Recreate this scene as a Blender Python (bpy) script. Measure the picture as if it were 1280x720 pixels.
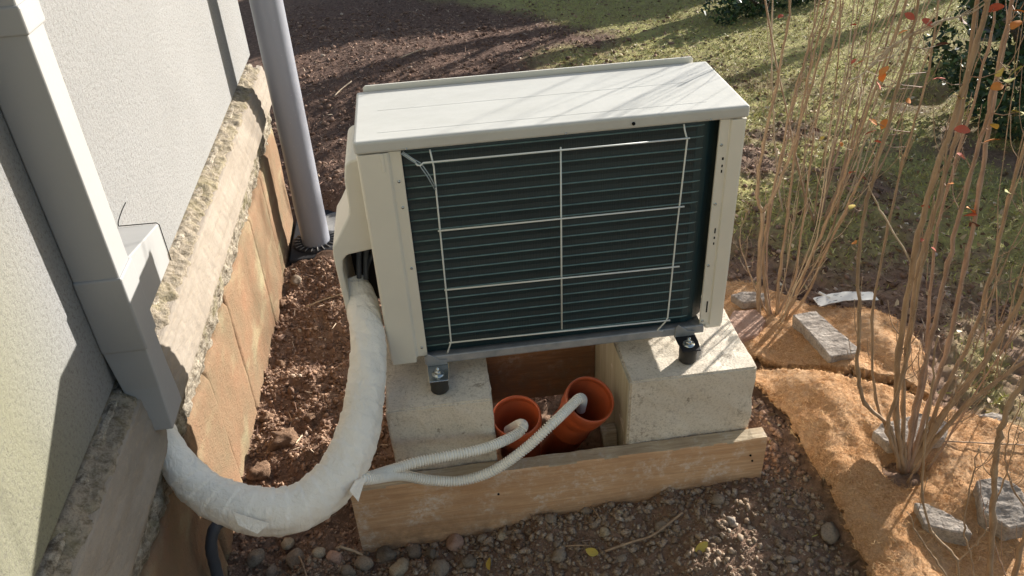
import bpy, bmesh, math, random
import numpy as np
from mathutils import Vector, Matrix

for o in list(bpy.data.objects):
    bpy.data.objects.remove(o, do_unlink=True)
scene = bpy.context.scene
C = scene.collection
random.seed(7)
rng = np.random.default_rng(11)

# ---------------------------------------------------------------- camera
cam_data = bpy.data.cameras.new("camera")
cam = bpy.data.objects.new("camera", cam_data)
C.objects.link(cam)
cam_data.sensor_width = 36.0
cam_data.lens = 28.957
cam_data.clip_start = 0.02
cam_data.clip_end = 500.0
cam.rotation_mode = 'XYZ'
cam.location = (0.1440, -1.5229, 1.2133)
cam.rotation_euler = (0.972604, 0.045464, -0.129725)
scene.camera = cam
scene.render.resolution_x = 1024
scene.render.resolution_y = 576

# ---------------------------------------------------------------- light
SUN_EL, SUN_AZ = math.radians(17.0), math.radians(38.0)      # azimuth counted from +X towards +Y
world = bpy.data.worlds.new("World")
scene.world = world
world.use_nodes = True
wn = world.node_tree.nodes
sky = wn.new('ShaderNodeTexSky')
sky.sky_type = 'NISHITA'
sky.sun_disc = False
sky.sun_elevation = SUN_EL
sky.sun_rotation = math.radians(90.0) - SUN_AZ
wn['Background'].inputs['Strength'].default_value = 0.085
sky.dust_density = 1.2
sky.ozone_density = 0.5
world.node_tree.links.new(sky.outputs[0], wn['Background'].inputs['Color'])
sun_data = bpy.data.lights.new("sun", 'SUN')
sun_data.energy = 5.0
sun_data.angle = math.radians(0.55)
sun_data.color = (1.0, 0.95, 0.88)
sun = bpy.data.objects.new("sun", sun_data)
C.objects.link(sun)
sd = Vector((-math.cos(SUN_EL) * math.cos(SUN_AZ), -math.cos(SUN_EL) * math.sin(SUN_AZ), -math.sin(SUN_EL)))
sun.rotation_euler = sd.to_track_quat('-Z', 'Y').to_euler()
scene.view_settings.view_transform = 'Standard'
scene.view_settings.look = 'None'
scene.view_settings.gamma = 1.0
scene.view_settings.exposure = 1.38
try:
    scene.cycles.max_bounces = 6
except Exception:
    pass

# ---------------------------------------------------------------- noise
def _hash(ix, iy, seed):
    h = (ix.astype(np.int64) * 374761393 + iy.astype(np.int64) * 668265263 + seed * 1442695041) & 0xFFFFFFFF
    h = ((h ^ (h >> 13)) * 1274126177) & 0xFFFFFFFF
    h = (h ^ (h >> 16)) & 0xFFFFFFFF
    return h / 4294967295.0

def vnoise(x, y, seed=0):
    x = np.asarray(x, float); y = np.asarray(y, float)
    ix = np.floor(x); iy = np.floor(y)
    fx = x - ix; fy = y - iy
    fx = fx * fx * (3 - 2 * fx); fy = fy * fy * (3 - 2 * fy)
    a = _hash(ix, iy, seed); b = _hash(ix + 1, iy, seed); c = _hash(ix, iy + 1, seed); d = _hash(ix + 1, iy + 1, seed)
    return (a * (1 - fx) + b * fx) * (1 - fy) + (c * (1 - fx) + d * fx) * fy - 0.5

def fbm(x, y, seed=0, octaves=4, f=1.0, gain=0.5):
    r = 0; a = 1.0
    for k in range(octaves):
        r = r + a * vnoise(np.asarray(x) * f, np.asarray(y) * f, seed + k * 17)
        f *= 2.07; a *= gain
    return r

def inside(px, py, poly):
    r = np.zeros(np.shape(px), bool)
    n = len(poly)
    for i in range(n):
        x0, y0 = poly[i][:2]; x1, y1 = poly[(i + 1) % n][:2]
        if y0 == y1: continue
        c = ((y0 > py) != (y1 > py)) & (px < (x1 - x0) * (py - y0) / (y1 - y0) + x0)
        r ^= c
    return r

# ---------------------------------------------------------------- materials
MATS = {}
class NT:
    def __init__(s, name, rough=0.8, spec=0.3, metal=0.0):
        m = bpy.data.materials.new(name); m.use_nodes = True
        s.m = m; s.n = m.node_tree.nodes; s.l = m.node_tree.links
        s.b = s.n['Principled BSDF']
        s.b.inputs['Roughness'].default_value = rough
        s.b.inputs['Specular IOR Level'].default_value = spec
        s.b.inputs['Metallic'].default_value = metal
        s.tc = s.n.new('ShaderNodeTexCoord')
        MATS[name] = m
        s.last_h = None
    def noise(s, scale, detail=6, rough=0.6, stretch=None, coord='Object', dist=0.0):
        t = s.n.new('ShaderNodeTexNoise')
        t.inputs['Scale'].default_value = scale; t.inputs['Detail'].default_value = detail
        t.inputs['Roughness'].default_value = rough; t.inputs['Distortion'].default_value = dist
        src = s.tc.outputs[coord]
        if stretch:
            mp = s.n.new('ShaderNodeMapping'); mp.inputs['Scale'].default_value = stretch
            s.l.new(src, mp.inputs['Vector']); src = mp.outputs[0]
        s.l.new(src, t.inputs['Vector'])
        return t.outputs['Fac']
    def vor(s, scale, feature='F1', stretch=None, out='Distance'):
        t = s.n.new('ShaderNodeTexVoronoi'); t.feature = feature
        t.inputs['Scale'].default_value = scale
        src = s.tc.outputs['Object']
        if stretch:
            mp = s.n.new('ShaderNodeMapping'); mp.inputs['Scale'].default_value = stretch
            s.l.new(src, mp.inputs['Vector']); src = mp.outputs[0]
        s.l.new(src, t.inputs['Vector'])
        return t.outputs[out]
    def island(s):
        g = s.n.new('ShaderNodeNewGeometry'); return g.outputs['Random Per Island']
    def attr(s, name):
        a = s.n.new('ShaderNodeAttribute'); a.attribute_name = name; return a.outputs['Fac']
    def ramp(s, fac, stops):
        r = s.n.new('ShaderNodeValToRGB'); e = r.color_ramp.elements
        while len(e) < len(stops): e.new(0.5)
        for i, (p, c) in enumerate(stops):
            e[i].position = p
            e[i].color = (c, c, c, 1) if isinstance(c, (int, float)) else (c[0], c[1], c[2], 1)
        s.l.new(fac, r.inputs['Fac']); return r.outputs['Color']
    def mix(s, fac, a, b, mode='MIX'):
        m = s.n.new('ShaderNodeMix'); m.data_type = 'RGBA'; m.blend_type = mode
        for v, i in ((fac, 0), (a, 6), (b, 7)):
            if isinstance(v, (int, float)): m.inputs[i].default_value = v if i == 0 else (v, v, v, 1)
            elif isinstance(v, tuple): m.inputs[i].default_value = (v[0], v[1], v[2], 1)
            else: s.l.new(v, m.inputs[i])
        return m.outputs[2]
    def col(s, c):
        if isinstance(c, tuple): s.b.inputs['Base Color'].default_value = (c[0], c[1], c[2], 1)
        else: s.l.new(c, s.b.inputs['Base Color'])
        return s
    def rough(s, c): s.l.new(c, s.b.inputs['Roughness']); return s
    def bump(s, h, dist, strength=1.0):
        b = s.n.new('ShaderNodeBump'); b.inputs['Distance'].default_value = dist; b.inputs['Strength'].default_value = strength
        s.l.new(h, b.inputs['Height'])
        if s.last_h: s.l.new(s.last_h, b.inputs['Normal'])
        s.last_h = b.outputs['Normal']; s.l.new(b.outputs['Normal'], s.b.inputs['Normal'])
        return s

# painted cream sheet metal
t = NT('cream_paint', 0.42, 0.4)
t.col(t.mix(t.ramp(t.noise(5, 5), [(0.35, 0.0), (0.75, 1.0)]), (0.65, 0.62, 0.535), (0.60, 0.57, 0.49)))
t.rough(t.ramp(t.noise(9, 4), [(0.3, 0.36), (0.7, 0.52)])); t.bump(t.noise(900, 2), 0.00015)
t = NT('sun_dimmed_cream', 0.5, 0.35)  # the casing's own cream, dimmed in colour to offset sun on the lid
dust = t.ramp(t.noise(11, 9, 0.75, (0.6, 1.4, 1)), [(0.42, 0.0), (0.7, 0.75)])
t.col(t.mix(dust, (0.47, 0.465, 0.43), (0.40, 0.395, 0.36))); t.bump(t.noise(900, 2), 0.00015)
# coil
t = NT('coil_fin', 0.45, 0.5)
fin = t.noise(420, 1, 0.4, (1, 0.02, 0.02))
t.col(t.mix(t.ramp(t.noise(7, 4), [(0.3, 0.0), (0.8, 1.0)]), (0.004, 0.017, 0.022), (0.007, 0.025, 0.031))); t.bump(fin, 0.001)
t = NT('coil_return', 0.4, 0.5)
t.col((0.009, 0.032, 0.040)); t.bump(t.noise(420, 1, 0.4, (1, 0.02, 0.02)), 0.0006)
t = NT('coil_tube', 0.4, 0.5)
t.col(t.mix(t.ramp(t.noise(40, 3), [(0.3, 0.0), (0.7, 1.0)]), (0.07, 0.125, 0.13), (0.12, 0.195, 0.19)))
NT('guard_wire', 0.35, 0.5).col((0.62, 0.64, 0.60))
NT('clear_plastic', 0.25, 0.5).col((0.25, 0.30, 0.32))
t = NT('grey_steel', 0.4, 0.5, 0.2); t.col(t.mix(t.ramp(t.noise(30, 4), [(0.4, 0.0), (0.7, 1.0)]), (0.30, 0.30, 0.30), (0.20, 0.22, 0.23)))
t = NT('zinc', 0.25, 0.5, 0.9); t.col(t.mix(t.noise(60, 4), (0.55, 0.58, 0.58), (0.30, 0.34, 0.35)))
t = NT('rubber', 0.6, 0.3); t.col(t.mix(t.noise(50, 5), (0.018, 0.018, 0.018), (0.05, 0.047, 0.042)))
NT('dark_hole', 0.9, 0.1).col((0.01, 0.01, 0.01))
# concrete
t = NT('concrete', 0.92, 0.15)
n1 = t.noise(7, 8, 0.6); n2 = t.noise(230, 5, 0.7); n3 = t.noise(60, 3, 0.6)
c = t.mix(t.ramp(n1, [(0.3, 0.0), (0.7, 1.0)]), (0.60, 0.525, 0.42), (0.70, 0.635, 0.53))
c = t.mix(t.ramp(n2, [(0.36, 0.45), (0.50, 0.0)]), c, (0.30, 0.245, 0.18))
c = t.mix(t.ramp(n3, [(0.66, 0.0), (0.72, 0.6)]), c, (0.16, 0.12, 0.09))
st = t.mix(1.0, t.ramp(t.noise(9, 6, 0.75), [(0.46, 0.0), (0.70, 1.0)]), t.ramp(t.noise(85, 5, 0.75), [(0.50, 0.0), (0.58, 0.9)]), 'MULTIPLY')
c = t.mix(st, c, (0.15, 0.11, 0.075))
sz = t.n.new('ShaderNodeSeparateXYZ'); t.l.new(t.tc.outputs['Object'], sz.inputs[0]); mz_ = t.n.new('ShaderNodeMapRange'); mz_.inputs[1].default_value = .275; mz_.inputs[2].default_value = .225; t.l.new(sz.outputs[2], mz_.inputs[0])
mud = t.mix(1.0, mz_.outputs[0], t.ramp(t.noise(40, 7, 0.75), [(0.46, 0.0), (0.58, 0.85)]), 'MULTIPLY'); c = t.mix(mud, c, (0.15, 0.10, 0.065))
t.bump(t.ramp(t.vor(70), [(0.0, 0.0), (0.12, 1.0)]), 0.0010)
t.col(c); t.bump(n2, 0.0016); t.bump(n1, 0.003)
t = NT('cast_concrete', 0.9, 0.15)
g1 = t.noise(60, 5, 0.6, (1, 0.6, 0.05))
c = t.mix(t.ramp(g1, [(0.3, 0.0), (0.7, 1.0)]), (0.34, 0.29, 0.20), (0.52, 0.46, 0.34)); t.col(c); t.bump(g1, 0.003); t.bump(t.noise(300, 3), 0.001)
# wood
def wood(name, c0, c1, c2, smear=(0.55, 0.5, 0.42), amount=0.5):
    t = NT(name, 0.8, 0.2)
    g = t.noise(16, 7, 0.6, (0.35, 3, 4.5), dist=0.5)
    g2 = t.noise(90, 4, 0.6, (0.12, 2, 3))
    c = t.mix(t.ramp(g, [(0.3, 0.0), (0.72, 1.0)]), c0, c1)
    c = t.mix(t.ramp(g2, [(0.35, 0.5), (0.6, 0.0)]), c, c2)
    sm = t.ramp(t.noise(11, 9, 0.75), [(0.50, 0.0), (0.62, amount)])
    sm2 = t.ramp(t.noise(70, 5, 0.7), [(0.40, 0.0), (0.62, 1.0)])
    c = t.mix(t.mix(1.0, sm, sm2, 'MULTIPLY'), c, smear)
    bl = t.ramp(t.noise(5, 7, 0.7, (0.7, 1, 1.6)), [(0.40, 0.0), (0.66, 0.55)]); c = t.mix(bl, c, c2)
    sz = t.n.new('ShaderNodeSeparateXYZ'); t.l.new(t.tc.outputs['Object'], sz.inputs[0]); mz_ = t.n.new('ShaderNodeMapRange'); mz_.inputs[1].default_value = .19; mz_.inputs[2].default_value = .06; t.l.new(sz.outputs[2], mz_.inputs[0])
    mud = t.mix(1.0, mz_.outputs[0], t.ramp(t.noise(24, 8, 0.75), [(0.40, 0.15), (0.60, 0.95)]), 'MULTIPLY'); c = t.mix(mud, c, (0.19, 0.12, 0.075))
    t.col(c); t.bump(g2, 0.0012); t.bump(t.noise(40, 7, 0.7), 0.002)
wood('plank_wood', (0.60, 0.35, 0.18), (0.72, 0.48, 0.29), (0.40, 0.22, 0.11), (0.78, 0.68, 0.56), 1.0)
wood('plank_top_wood', (0.40, 0.31, 0.20), (0.56, 0.47, 0.33), (0.22, 0.15, 0.09), (0.6, 0.56, 0.48), 0.9)
wood('dark_plank_wood', (0.26, 0.12, 0.055), (0.42, 0.22, 0.10), (0.10, 0.05, 0.03))
# walls
t = NT('render_plaster', 0.9, 0.15)
p1 = t.noise(130, 8, 0.85); p2 = t.noise(3, 6)
c = t.mix(t.ramp(p2, [(0.3, 0.0), (0.7, 1.0)]), (0.25, 0.25, 0.245), (0.225, 0.225, 0.22))
sx = t.n.new('ShaderNodeSeparateXYZ'); t.l.new(t.tc.outputs['Object'], sx.inputs[0])
mr = t.n.new('ShaderNodeMapRange'); mr.inputs[1].default_value = -.30; mr.inputs[2].default_value = -.55; t.l.new(sx.outputs[1], mr.inputs[0])
c = t.mix(mr.outputs[0], c, (0.215, 0.21, 0.15))
c = t.mix(t.ramp(p1, [(0.40, 0.75), (0.49, 0.0)]), c, (0.13, 0.125, 0.11))
t.col(c); t.bump(p1, 0.0035); t.bump(t.noise(90, 4, 0.7), 0.003)
t = NT('smooth_plaster', 0.7, 0.25); t.col(t.mix(t.noise(12, 6), (0.56, 0.57, 0.56), (0.62, 0.62, 0.60))); t.bump(t.noise(60, 5), 0.0008)
t = NT('band_concrete', 0.92, 0.12)
b1 = t.noise(14, 7, 0.65, (1, 0.35, 1)); b2 = t.noise(130, 4, 0.7, (1, 0.3, 1.0))
c = t.mix(t.ramp(b1, [(0.35, 0.0), (0.7, 1.0)]), (0.21, 0.18, 0.145), (0.27, 0.235, 0.195))
c = t.mix(t.ramp(b2, [(0.33, 0.55), (0.48, 0.0)]), c, (0.30, 0.25, 0.19)); t.col(c); t.bump(b2, 0.003); t.bump(t.noise(500, 2), 0.001)
t = NT('rough_mortar', 0.95, 0.1)
m1 = t.noise(55, 8, 0.75); m2 = t.noise(14, 5)
c = t.mix(t.ramp(m1, [(0.40, 0.0), (0.62, 1.0)]), (0.13, 0.105, 0.075), (0.46, 0.41, 0.33))
c = t.mix(t.ramp(m2, [(0.52, 0.0), (0.68, 0.6)]), c, (0.20, 0.18, 0.09)); t.col(c); t.bump(m1, 0.010); t.bump(t.noise(240, 4), 0.004)
t = NT('ledge_mortar', 0.95, 0.1)
m1 = t.noise(70, 8, 0.7); m2 = t.noise(11, 6, 0.65)
c = t.mix(t.ramp(m1, [(0.36, 0.0), (0.56, 1.0)]), (0.14, 0.115, 0.08), (0.31, 0.265, 0.205))
c = t.mix(t.ramp(m2, [(0.46, 0.0), (0.66, 0.7)]), c, (0.25, 0.215, 0.12)); t.col(c); t.bump(m1, 0.008); t.bump(t.noise(240, 4), 0.003)
t = NT('sandstone', 0.9, 0.15)
s1 = t.noise(7, 8, 0.65); s2 = t.noise(190, 4, 0.7)
c = t.mix(t.ramp(s1, [(0.32, 0.0), (0.68, 1.0)]), (0.165, 0.13, 0.08), (0.235, 0.135, 0.08))
c = t.mix(t.ramp(s2, [(0.38, 0.5), (0.56, 0.0)]), c, (0.20, 0.13, 0.08))
c = t.mix(t.ramp(t.noise(5, 4, 0.5, (1, 1, 2)), [(0.55, 0.0), (0.75, 0.5)]), c, (0.34, 0.33, 0.20)); t.col(c); t.bump(s1, 0.003); t.bump(s2, 0.0035); t.bump(t.noise(60, 5, 0.7), 0.004)
# plastics
t = NT('duct_plastic', 0.5, 0.35); t.col(t.mix(t.noise(8, 6), (0.26, 0.258, 0.25), (0.30, 0.298, 0.29))); t.bump(t.noise(30, 3), 0.0005)
t = NT('downpipe_plastic', 0.38, 0.45)
c = t.mix(t.noise(6, 6, 0.7, (1, 1, 0.4)), (0.20, 0.21, 0.245), (0.27, 0.28, 0.31))
c = t.mix(t.ramp(t.noise(130, 3), [(0.70, 0.0), (0.74, 0.6)]), c, (0.5, 0.5, 0.5)); t.col(c); t.bump(t.noise(9, 4), 0.002)
t = NT('orange_plastic', 0.38, 0.45); t.col(t.mix(t.ramp(t.noise(12, 6), [(0.4, 0.0), (0.75, 1.0)]), (0.47, 0.095, 0.03), (0.34, 0.08, 0.035)))
t = NT('hose_plastic', 0.45, 0.4); t.col(t.mix(t.ramp(t.noise(25, 5), [(0.4, 0.0), (0.7, 1.0)]), (0.84, 0.81, 0.73), (0.76, 0.73, 0.64)))
t = NT('wrap_tape', 0.5, 0.35)
w1 = t.noise(26, 7, 0.7, dist=1.2)
c = t.mix(t.ramp(t.noise(9, 5), [(0.35, 0.0), (0.7, 1.0)]), (0.82, 0.77, 0.68), (0.75, 0.70, 0.61)); t.col(c)
t.bump(w1, 0.004); t.bump(t.noise(45, 3, 0.5, (1, 1, 0.35), dist=2.0), 0.003); t.bump(t.noise(150, 4, 0.6), 0.0010)
t = NT('dark_conduit', 0.6, 0.3); t.col((0.055, 0.06, 0.07))
t = NT('grate_iron', 0.7, 0.3); t.col(t.mix(t.noise(60, 5), (0.10, 0.10, 0.10), (0.23, 0.22, 0.20))); t.bump(t.noise(200, 4), 0.001)
NT('gully_body', 0.7, 0.3).col((0.015, 0.015, 0.017))
# soil & ground
t = NT('ground_soil', 0.95, 0.1)
q1 = t.noise(45, 8, 0.75); q2 = t.noise(3.5, 6); q3 = t.noise(300, 4, 0.7)
soil = t.mix(t.ramp(q1, [(0.35, 0.0), (0.68, 1.0)]), (0.17, 0.105, 0.07), (0.38, 0.25, 0.175))
soil = t.mix(t.ramp(q2, [(0.4, 0.0), (0.7, 0.5)]), soil, (0.20, 0.125, 0.09))
grs = t.mix(t.ramp(t.noise(30, 7, 0.7), [(0.38, 0.0), (0.62, 1.0)]), (0.25, 0.20, 0.10), (0.35, 0.34, 0.115))
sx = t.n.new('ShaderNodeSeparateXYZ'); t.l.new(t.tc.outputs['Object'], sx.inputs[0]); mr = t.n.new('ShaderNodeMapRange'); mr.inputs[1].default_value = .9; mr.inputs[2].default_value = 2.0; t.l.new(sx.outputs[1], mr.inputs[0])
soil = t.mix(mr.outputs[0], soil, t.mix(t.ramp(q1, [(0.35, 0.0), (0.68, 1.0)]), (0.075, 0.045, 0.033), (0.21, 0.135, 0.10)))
m = t.mix(1.0, t.attr('grassy'), 1.0, 'MULTIPLY')
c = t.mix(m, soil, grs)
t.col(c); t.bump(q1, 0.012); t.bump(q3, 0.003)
t = NT('soil_crumb', 0.95, 0.1)
c = t.ramp(t.island(), [(0.0, (0.22, 0.135, 0.09)), (0.5, (0.34, 0.215, 0.145)), (0.96, (0.42, 0.28, 0.195)), (1.0, (0.52, 0.43, 0.34))]); t.col(t.mix(t.ramp(t.noise(220, 4), [(0.3, 0.6), (0.6, 0.0)]), c, (0.06, 0.035, 0.02))); t.bump(t.noise(300, 4), 0.002)
t = NT('dark_crumb', 0.95, 0.1)
c = t.ramp(t.island(), [(0.0, (0.23, 0.165, 0.115)), (0.5, (0.32, 0.24, 0.17)), (0.97, (0.40, 0.31, 0.23)), (1.0, (0.50, 0.42, 0.33))]); t.col(t.mix(t.ramp(t.noise(220, 4), [(0.3, 0.6), (0.6, 0.0)]), c, (0.05, 0.035, 0.025))); t.bump(t.noise(300, 4), 0.002)
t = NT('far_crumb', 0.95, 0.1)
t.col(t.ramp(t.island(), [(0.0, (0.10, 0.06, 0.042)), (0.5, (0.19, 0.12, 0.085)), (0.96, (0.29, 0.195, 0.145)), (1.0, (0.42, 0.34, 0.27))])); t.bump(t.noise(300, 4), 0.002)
t = NT('mulch_chip', 0.9, 0.15)
t.col(t.ramp(t.island(), [(0.0, (0.06, 0.035, 0.026)), (0.5, (0.17, 0.10, 0.075)), (0.88, (0.30, 0.20, 0.145)), (1.0, (0.55, 0.44, 0.32))]))
t = NT('grass_blade', 0.6, 0.3)
t.col(t.ramp(t.island(), [(0.0, (0.20, 0.15, 0.065)), (0.35, (0.36, 0.30, 0.13)), (0.65, (0.31, 0.33, 0.08)), (0.92, (0.48, 0.46, 0.15)), (1.0, (0.55, 0.50, 0.30))]))
t = NT('litter_leaf', 0.75, 0.25)
t.col(t.ramp(t.island(), [(0.0, (0.08, 0.05, 0.03)), (0.5, (0.22, 0.145, 0.08)), (0.85, (0.40, 0.29, 0.17)), (1.0, (0.60, 0.52, 0.38))]))
t = NT('coir', 0.95, 0.1)
k1 = t.noise(180, 6, 0.75, dist=0.8); k2 = t.noise(10, 6, 0.6)
c = t.mix(t.ramp(k1, [(0.36, 0.0), (0.62, 1.0)]), (0.31, 0.15, 0.06), (0.64, 0.37, 0.185))
c = t.mix(t.ramp(k2, [(0.42, 0.0), (0.66, 0.65)]), c, (0.60, 0.41, 0.25)); t.col(c); t.bump(k1, 0.005); t.bump(t.noise(600, 3), 0.001); t.bump(t.noise(30, 5), 0.003); wv = t.n.new('ShaderNodeTexWave'); wv.inputs['Scale'].default_value = 80; wv.inputs['Distortion'].default_value = 6.0; wv.inputs['Detail'].default_value = 3; wv.inputs['Detail Scale'].default_value = 3; t.l.new(t.tc.outputs['Object'], wv.inputs['Vector']); t.bump(wv.outputs['Fac'], 0.0009)
t = NT('coir_thread', 0.9, 0.15)
t.col(t.ramp(t.island(), [(0.0, (0.34, 0.17, 0.065)), (0.6, (0.64, 0.36, 0.15)), (1.0, (0.80, 0.56, 0.30))]))
def stone(name, a, b, sc=30, bump=0.004):
    t = NT(name, 0.85, 0.2); t.b.inputs['Specular IOR Level'].default_value = 0.1; n = t.noise(sc, 8, 0.7); f = t.noise(sc * 8, 4, 0.7)
    c = t.mix(t.ramp(n, [(0.35, 0.0), (0.66, 1.0)]), a, b); c = t.mix(t.ramp(f, [(0.36, 0.4), (0.52, 0.0)]), c, (a[0] * .5, a[1] * .5, a[2] * .5)); t.col(c); t.bump(n, bump); t.bump(f, 0.0008)
stone('stone_pale', (0.20, 0.165, 0.135), (0.39, 0.34, 0.29), 22)
stone('stone_grey', (0.20, 0.155, 0.115), (0.30, 0.24, 0.18))
stone('stone_dark', (0.15, 0.12, 0.09), (0.23, 0.19, 0.145))
stone('stone_tan', (0.32, 0.25, 0.16), (0.44, 0.36, 0.26))
stone('stone_pink', (0.33, 0.20, 0.14), (0.42, 0.28, 0.21))
stone('clod_brown', (0.14, 0.085, 0.055), (0.36, 0.23, 0.15), 60, 0.012)
def bark(name, a, b):
    t = NT(name, 0.7, 0.3); n = t.noise(70, 6, 0.65, (1, 1, 0.25))
    c = t.mix(t.ramp(n, [(0.32, 0.0), (0.68, 1.0)]), a, b)
    c = t.mix(t.ramp(t.noise(260, 3, 0.5, (1, 1, 0.5)), [(0.66, 0.0), (0.72, 0.8)]), c, (0.45, 0.38, 0.28)); t.col(c); t.bump(n, 0.0018)
bark('bark_tan', (0.22, 0.145, 0.09), (0.38, 0.265, 0.165))
bark('bark_red', (0.22, 0.14, 0.095), (0.37, 0.25, 0.175))
bark('twig_pale', (0.34, 0.25, 0.16), (0.50, 0.40, 0.28))
bark('trunk_bark', (0.09, 0.07, 0.05), (0.17, 0.14, 0.11))
def leafm(name, a, b):
    t = NT(name, 0.75, 0.12); t.col(t.mix(t.noise(60, 4), a, b)); 
    t.b.inputs['Subsurface Weight'].default_value = 0.0
leafm('leaf_red', (0.36, 0.06, 0.04), (0.46, 0.14, 0.08))
leafm('leaf_orange', (0.48, 0.13, 0.035), (0.56, 0.26, 0.06))
leafm('leaf_yellow', (0.50, 0.35, 0.07), (0.38, 0.31, 0.09))
leafm('leaf_dark', (0.08, 0.04, 0.03), (0.14, 0.06, 0.045))
leafm('leaf_olive', (0.20, 0.22, 0.06), (0.36, 0.30, 0.08))
t = NT('shade_dark_evergreen', 0.5, 0.35)
t.col(t.ramp(t.island(), [(0.0, (0.012, 0.028, 0.013)), (0.6, (0.03, 0.06, 0.024)), (1.0, (0.06, 0.11, 0.035))]))  # leaf colour darkened to stand in for shade over the far bush
t = NT('paper_strip', 0.7, 0.25)
t.col(t.mix(t.ramp(t.noise(85, 2, 0.5, (0.5, 1.4, 1)), [(0.62, 0.0), (0.66, 0.9)]), (0.66, 0.63, 0.57), (0.09, 0.08, 0.07))); t.bump(t.noise(50, 4), 0.0005)
t = NT('blue_glaze', 0.4, 0.4); t.col((0.09, 0.12, 0.20))

# ---------------------------------------------------------------- object helpers
def link(name, me, mat=None, parent=None):
    o = bpy.data.objects.new(name, me); C.objects.link(o)
    if mat: me.materials.append(MATS[mat])
    if parent: o.parent = parent
    return o
def tag(o, label=None, cat=None, group=None, kind=None):
    if label: o['label'] = label
    if cat: o['category'] = cat
    if group: o['group'] = group
    if kind: o['kind'] = kind
    return o
def thing(name, label, cat, group=None, loc=(0, 0, 0)):
    o = bpy.data.objects.new(name, None); C.objects.link(o); o.empty_display_size = 0.05
    o.location = loc
    return tag(o, label, cat, group)
def obj(name, V, F, mat, parent=None, smooth=False):
    """mesh from world coordinates; a child's vertices are stored relative to its thing's base"""
    V = np.asarray(V, float)
    if parent is not None:
        p = parent; off = np.zeros(3)
        while p is not None:
            off = off + np.array(p.location); p = p.parent
        V = V - off
    me = bpy.data.meshes.new(name)
    me.from_pydata([tuple(v) for v in V], [], [tuple(int(i) for i in f) for f in F]); me.update()
    if smooth:
        me.polygons.foreach_set('use_smooth', [True] * len(me.polygons))
    return link(name, me, mat, parent)
def bulk(name, V, F, mat, parent=None, smooth=False):
    """fast path: all faces have the same number of corners"""
    V = np.ascontiguousarray(V, np.float32); F = np.ascontiguousarray(F, np.int32)
    k = F.shape[1]; me = bpy.data.meshes.new(name)
    me.vertices.add(len(V)); me.vertices.foreach_set('co', V.ravel())
    me.loops.add(F.size); me.loops.foreach_set('vertex_index', F.ravel())
    me.polygons.add(len(F)); me.polygons.foreach_set('loop_start', np.arange(0, F.size, k, dtype=np.int32))
    me.polygons.foreach_set('loop_total', np.full(len(F), k, np.int32))
    if smooth: me.polygons.foreach_set('use_smooth', np.ones(len(F), bool))
    me.update(calc_edges=True)
    return link(name, me, mat, parent)
def bevel_mesh(V, F, w, seg=2):
    bm = bmesh.new(); vs = [bm.verts.new(v) for v in V]
    for f in F: bm.faces.new([vs[i] for i in f])
    bmesh.ops.recalc_face_normals(bm, faces=bm.faces)
    if w > 0:
        bmesh.ops.bevel(bm, geom=list(bm.edges), offset=w, segments=seg, profile=0.5, affect='EDGES')
    bm.verts.index_update()
    V2 = [v.co[:] for v in bm.verts]; F2 = [[v.index for v in f.verts] for f in bm.faces]
    bm.free(); return V2, F2
BOXF = [(0, 3, 2, 1), (4, 5, 6, 7), (0, 1, 5, 4), (1, 2, 6, 5), (2, 3, 7, 6), (3, 0, 4, 7)]
def box(name, x0, x1, y0, y1, z0, z1, mat, parent=None, bev=0.002, seg=2, smooth=False):
    V = [(x0, y0, z0), (x1, y0, z0), (x1, y1, z0), (x0, y1, z0), (x0, y0, z1), (x1, y0, z1), (x1, y1, z1), (x0, y1, z1)]
    V, F = bevel_mesh(V, BOXF, bev, seg)
    return obj(name, V, F, mat, parent, smooth)
def prism(name, poly, axis, a, b, mat, parent=None, bev=0.0, seg=2):
    """polygon in the plane across the axis, extruded from a to b"""
    n = len(poly); V = []
    for h in (a, b):
        for p in poly:
            V.append({'x': (h, p[0], p[1]), 'y': (p[0], h, p[1]), 'z': (p[0], p[1], h)}[axis])
    F = [tuple(range(n - 1, -1, -1)), tuple(range(n, 2 * n))] + [(i, (i + 1) % n, n + (i + 1) % n, n + i) for i in range(n)]
    V, F = bevel_mesh(V, F, bev, seg)
    return obj(name, V, F, mat, parent)
def spline(P, n=8):
    P = [Vector(p) for p in P]; P = [P[0] * 2 - P[1]] + P + [P[-1] * 2 - P[-2]]; out = []
    for i in range(1, len(P) - 2):
        for k in range(n):
            u = k / n; a, b, c, d = P[i - 1], P[i], P[i + 1], P[i + 2]
            out.append(0.5 * ((2 * b) + (c - a) * u + (2 * a - 5 * b + 4 * c - d) * u * u + (3 * b - a - 3 * c + d) * u ** 3))
    out.append(P[-2]); return out
def tube_data(P, R, seg=8, rfun=None, cap=True):
    P = [Vector(p) for p in P]; V = []; F = []
    if isinstance(R, (int, float)): R = [R] * len(P)
    up = None; L = 0.0
    for i, p in enumerate(P):
        d = (P[min(i + 1, len(P) - 1)] - P[max(i - 1, 0)]).normalized()
        if up is None:
            up = Vector((0, 0, 1)) if abs(d.z) < 0.9 else Vector((1, 0, 0))
        up = (up - d * up.dot(d)).normalized(); sd_ = d.cross(up)
        if i: L += (P[i] - P[i - 1]).length
        for k in range(seg):
            a = 2 * math.pi * k / seg
            r = R[i] if rfun is None else R[i] * rfun(L, a)
            V.append(tuple(p + (up * math.cos(a) + sd_ * math.sin(a)) * r))
    for i in range(len(P) - 1):
        for k in range(seg):
            F.append((i * seg + k, i * seg + (k + 1) % seg, (i + 1) * seg + (k + 1) % seg, (i + 1) * seg + k))
    if cap:
        F.append(tuple(range(seg - 1, -1, -1))); F.append(tuple((len(P) - 1) * seg + k for k in range(seg)))
    return V, F
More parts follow.
